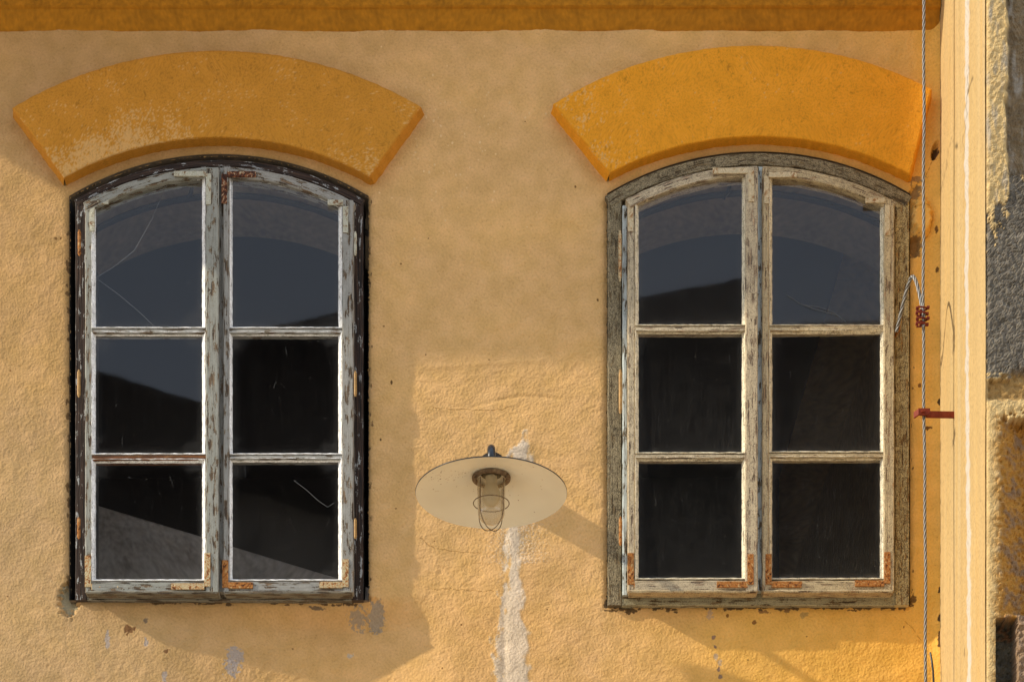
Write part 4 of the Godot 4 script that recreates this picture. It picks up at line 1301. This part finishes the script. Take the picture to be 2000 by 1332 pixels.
func make_materials() -> void:
	var C := func(r, g, b): return Color(r / 255.0, g / 255.0, b / 255.0)
	M.dark_wood = wood(C.call(150, 150, 146), C.call(96, 84, 72), C.call(54, 40, 30), 0.3, 0.0, 21)
	M.grey_wood = wood(C.call(122, 116, 100), C.call(110, 100, 84), C.call(98, 84, 66), -0.12, 0.0, 22)
	M.sash_green = wood(C.call(142, 140, 128), C.call(128, 116, 94), C.call(98, 80, 60), -0.26, 0.0, 23)
	M.sash_grey = wood(C.call(144, 140, 130), C.call(130, 118, 98), C.call(100, 82, 62), -0.26, 0.0, 24)
	M.bare_brown = wood(C.call(116, 80, 46), C.call(116, 80, 46), C.call(100, 62, 32), 0.3, 0.0, 25)
	M.crackle = wood(C.call(150, 134, 102), C.call(140, 124, 90), C.call(112, 92, 62), -0.34, 0.17, 26, 0.45, 0.8, 0.4)
	M.crackle_cream = wood(C.call(186, 168, 122), C.call(166, 138, 88), C.call(144, 112, 68), -0.33, 0.18, 33, 0.5, 0.8, 0.4)
	M.sill_olive = wood(C.call(158, 148, 116), C.call(140, 124, 90), C.call(110, 88, 58), -0.34, 0.05, 27)
	M.bead = wood(C.call(178, 184, 178), C.call(140, 134, 116), C.call(96, 84, 66), -0.28, 0.0, 28)
	M.sash_cream_l = wood(C.call(186, 168, 136), C.call(172, 154, 126), C.call(142, 120, 94), -0.27, 0.06, 29, 0.15)
	M.sash_cream = wood(C.call(184, 164, 126), C.call(176, 156, 122), C.call(146, 120, 88), -0.28, 0.06, 30, 0.2)
	M.putty = wood(C.call(238, 234, 226), C.call(226, 220, 208), C.call(200, 190, 174), -0.5, 0.05, 31, 0.4, 0.7, 0.1)
	M.putty_cream = wood(C.call(226, 212, 180), C.call(206, 188, 152), C.call(176, 156, 122), -0.4, 0.07, 32, 0.4, 0.7, 0.1)
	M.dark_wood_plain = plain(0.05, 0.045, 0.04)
	M.reveal = mottle([C.call(118, 104, 86), C.call(128, 113, 94), C.call(134, 119, 100)], 1.3, 0.3, 41)
	M.inner_plaster = mottle([C.call(122, 108, 94), C.call(146, 134, 120), C.call(152, 142, 130), C.call(138, 126, 112)], 1.1, 0.4, 40, 0.95, 0.03, 1.3)
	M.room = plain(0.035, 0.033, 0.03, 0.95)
	M.rust = mottle([C.call(48, 28, 18), C.call(92, 50, 26), C.call(160, 98, 44), C.call(184, 124, 58), C.call(150, 90, 44), C.call(176, 120, 62), C.call(190, 160, 110)], 7.0, 0.16, 42, 0.9, 0.055, 2.4)
	M.rust_cream = mottle([C.call(96, 56, 28), C.call(176, 106, 48), C.call(192, 178, 136), C.call(196, 184, 148), C.call(170, 110, 54)], 7.0, 0.14, 43, 0.85, 0.055, 2.6)
	M.dark_rust = mottle([C.call(44, 28, 22), C.call(62, 36, 26), C.call(84, 48, 30), C.call(130, 74, 42), C.call(184, 172, 140)], 7.0, 0.12, 44, 0.85, 0.05, 2.4)
	M.painted_iron = mottle([C.call(120, 84, 52), C.call(176, 170, 146), C.call(182, 178, 156), C.call(186, 180, 160)], 8.0, 0.06, 45, 0.7, 0.025, 2.2)
	M.painted_cream = mottle([C.call(150, 104, 60), C.call(196, 176, 138), C.call(200, 182, 146), C.call(198, 178, 140)], 8.0, 0.06, 46, 0.7, 0.025, 2.0)
	M.brass = mottle([C.call(130, 92, 46), C.call(178, 138, 78), C.call(160, 112, 54)], 12.0, 0.03, 47, 0.5)
	M.red_rust = mottle([C.call(70, 26, 18), C.call(116, 44, 30), C.call(134, 60, 40)], 14.0, 0.06, 48, 0.7)
	M.red_paint = mottle([C.call(96, 34, 18), C.call(122, 44, 22), C.call(132, 56, 34)], 10.0, 0.02, 49, 0.55)
	M.old_iron = mottle([C.call(72, 56, 42), C.call(112, 92, 70), C.call(150, 134, 110)], 14.0, 0.04, 50, 0.7)
	M.orange = mottle([C.call(170, 104, 20), C.call(184, 116, 24), C.call(176, 108, 28)], 1.2, 0.3, 51)
	M.cornice = mottle([C.call(154, 102, 22), C.call(176, 116, 24), C.call(186, 124, 30)], 1.6, 0.3, 52, 0.9, 0.03, 1.6)
	M.plaster_pale = mottle([C.call(196, 164, 112), C.call(204, 172, 120), C.call(190, 158, 108)], 0.8, 0.4, 53)
	M.plaster_grey = mottle([C.call(150, 142, 132), C.call(170, 160, 148), C.call(130, 122, 114)], 0.12, 0.5, 54)
	M.plaster_dark = mottle([C.call(60, 54, 46), C.call(74, 66, 56), C.call(52, 48, 42)], 0.15, 0.5, 55)
	M.dark_tiles = mottle([C.call(46, 36, 32), C.call(62, 46, 38), C.call(54, 42, 36)], 0.5, 0.5, 56)
	M.paving = mottle([C.call(172, 160, 142), C.call(184, 172, 152), C.call(164, 152, 136)], 0.4, 0.5, 57)
	for k in [["limewash", 1.9, 0.12, 60], ["roughstone", 2.6, 0.5, 61], ["hood", 2.4, 0.18, 62]]:
		var m := mottle([Color(0.94, 0.94, 0.94), Color(1, 1, 1), Color(0.97, 0.97, 0.97)], k[1], k[2], k[3], 0.95, 0.05)
		m.vertex_color_use_as_albedo = true
		M[k[0]] = m
	M.black_enamel = plain(0.022, 0.024, 0.026, 0.3)
	M.steel_dark = plain(0.10, 0.085, 0.065, 0.7, 0.2)
	M.crack = plain(0.16, 0.16, 0.155, 0.6)
	M.bulb = plain(0.62, 0.55, 0.38, 0.4)
	M.steel_rope = plain(0.36, 0.345, 0.32, 0.5, 0.3)
	var g := StandardMaterial3D.new()
	g.transparency = BaseMaterial3D.TRANSPARENCY_ALPHA
	g.albedo_color = Color(0.1, 0.1, 0.1, 0.06)
	g.roughness = 0.02
	g.metallic_specular = 0.41
	M.glass = g
	var j := StandardMaterial3D.new()
	j.transparency = BaseMaterial3D.TRANSPARENCY_ALPHA
	j.albedo_color = Color(0.72, 0.62, 0.44, 0.3)
	j.roughness = 0.08
	M.jar_glass = j
	M.dust = []
	M.dust_heavy = []
	for k in 3: M.dust.append(dust_material(70 + k, 0.012, 70, 0.6))
	for k in 3: M.dust_heavy.append(dust_material(80 + k, 0.032, 170, 0.5))
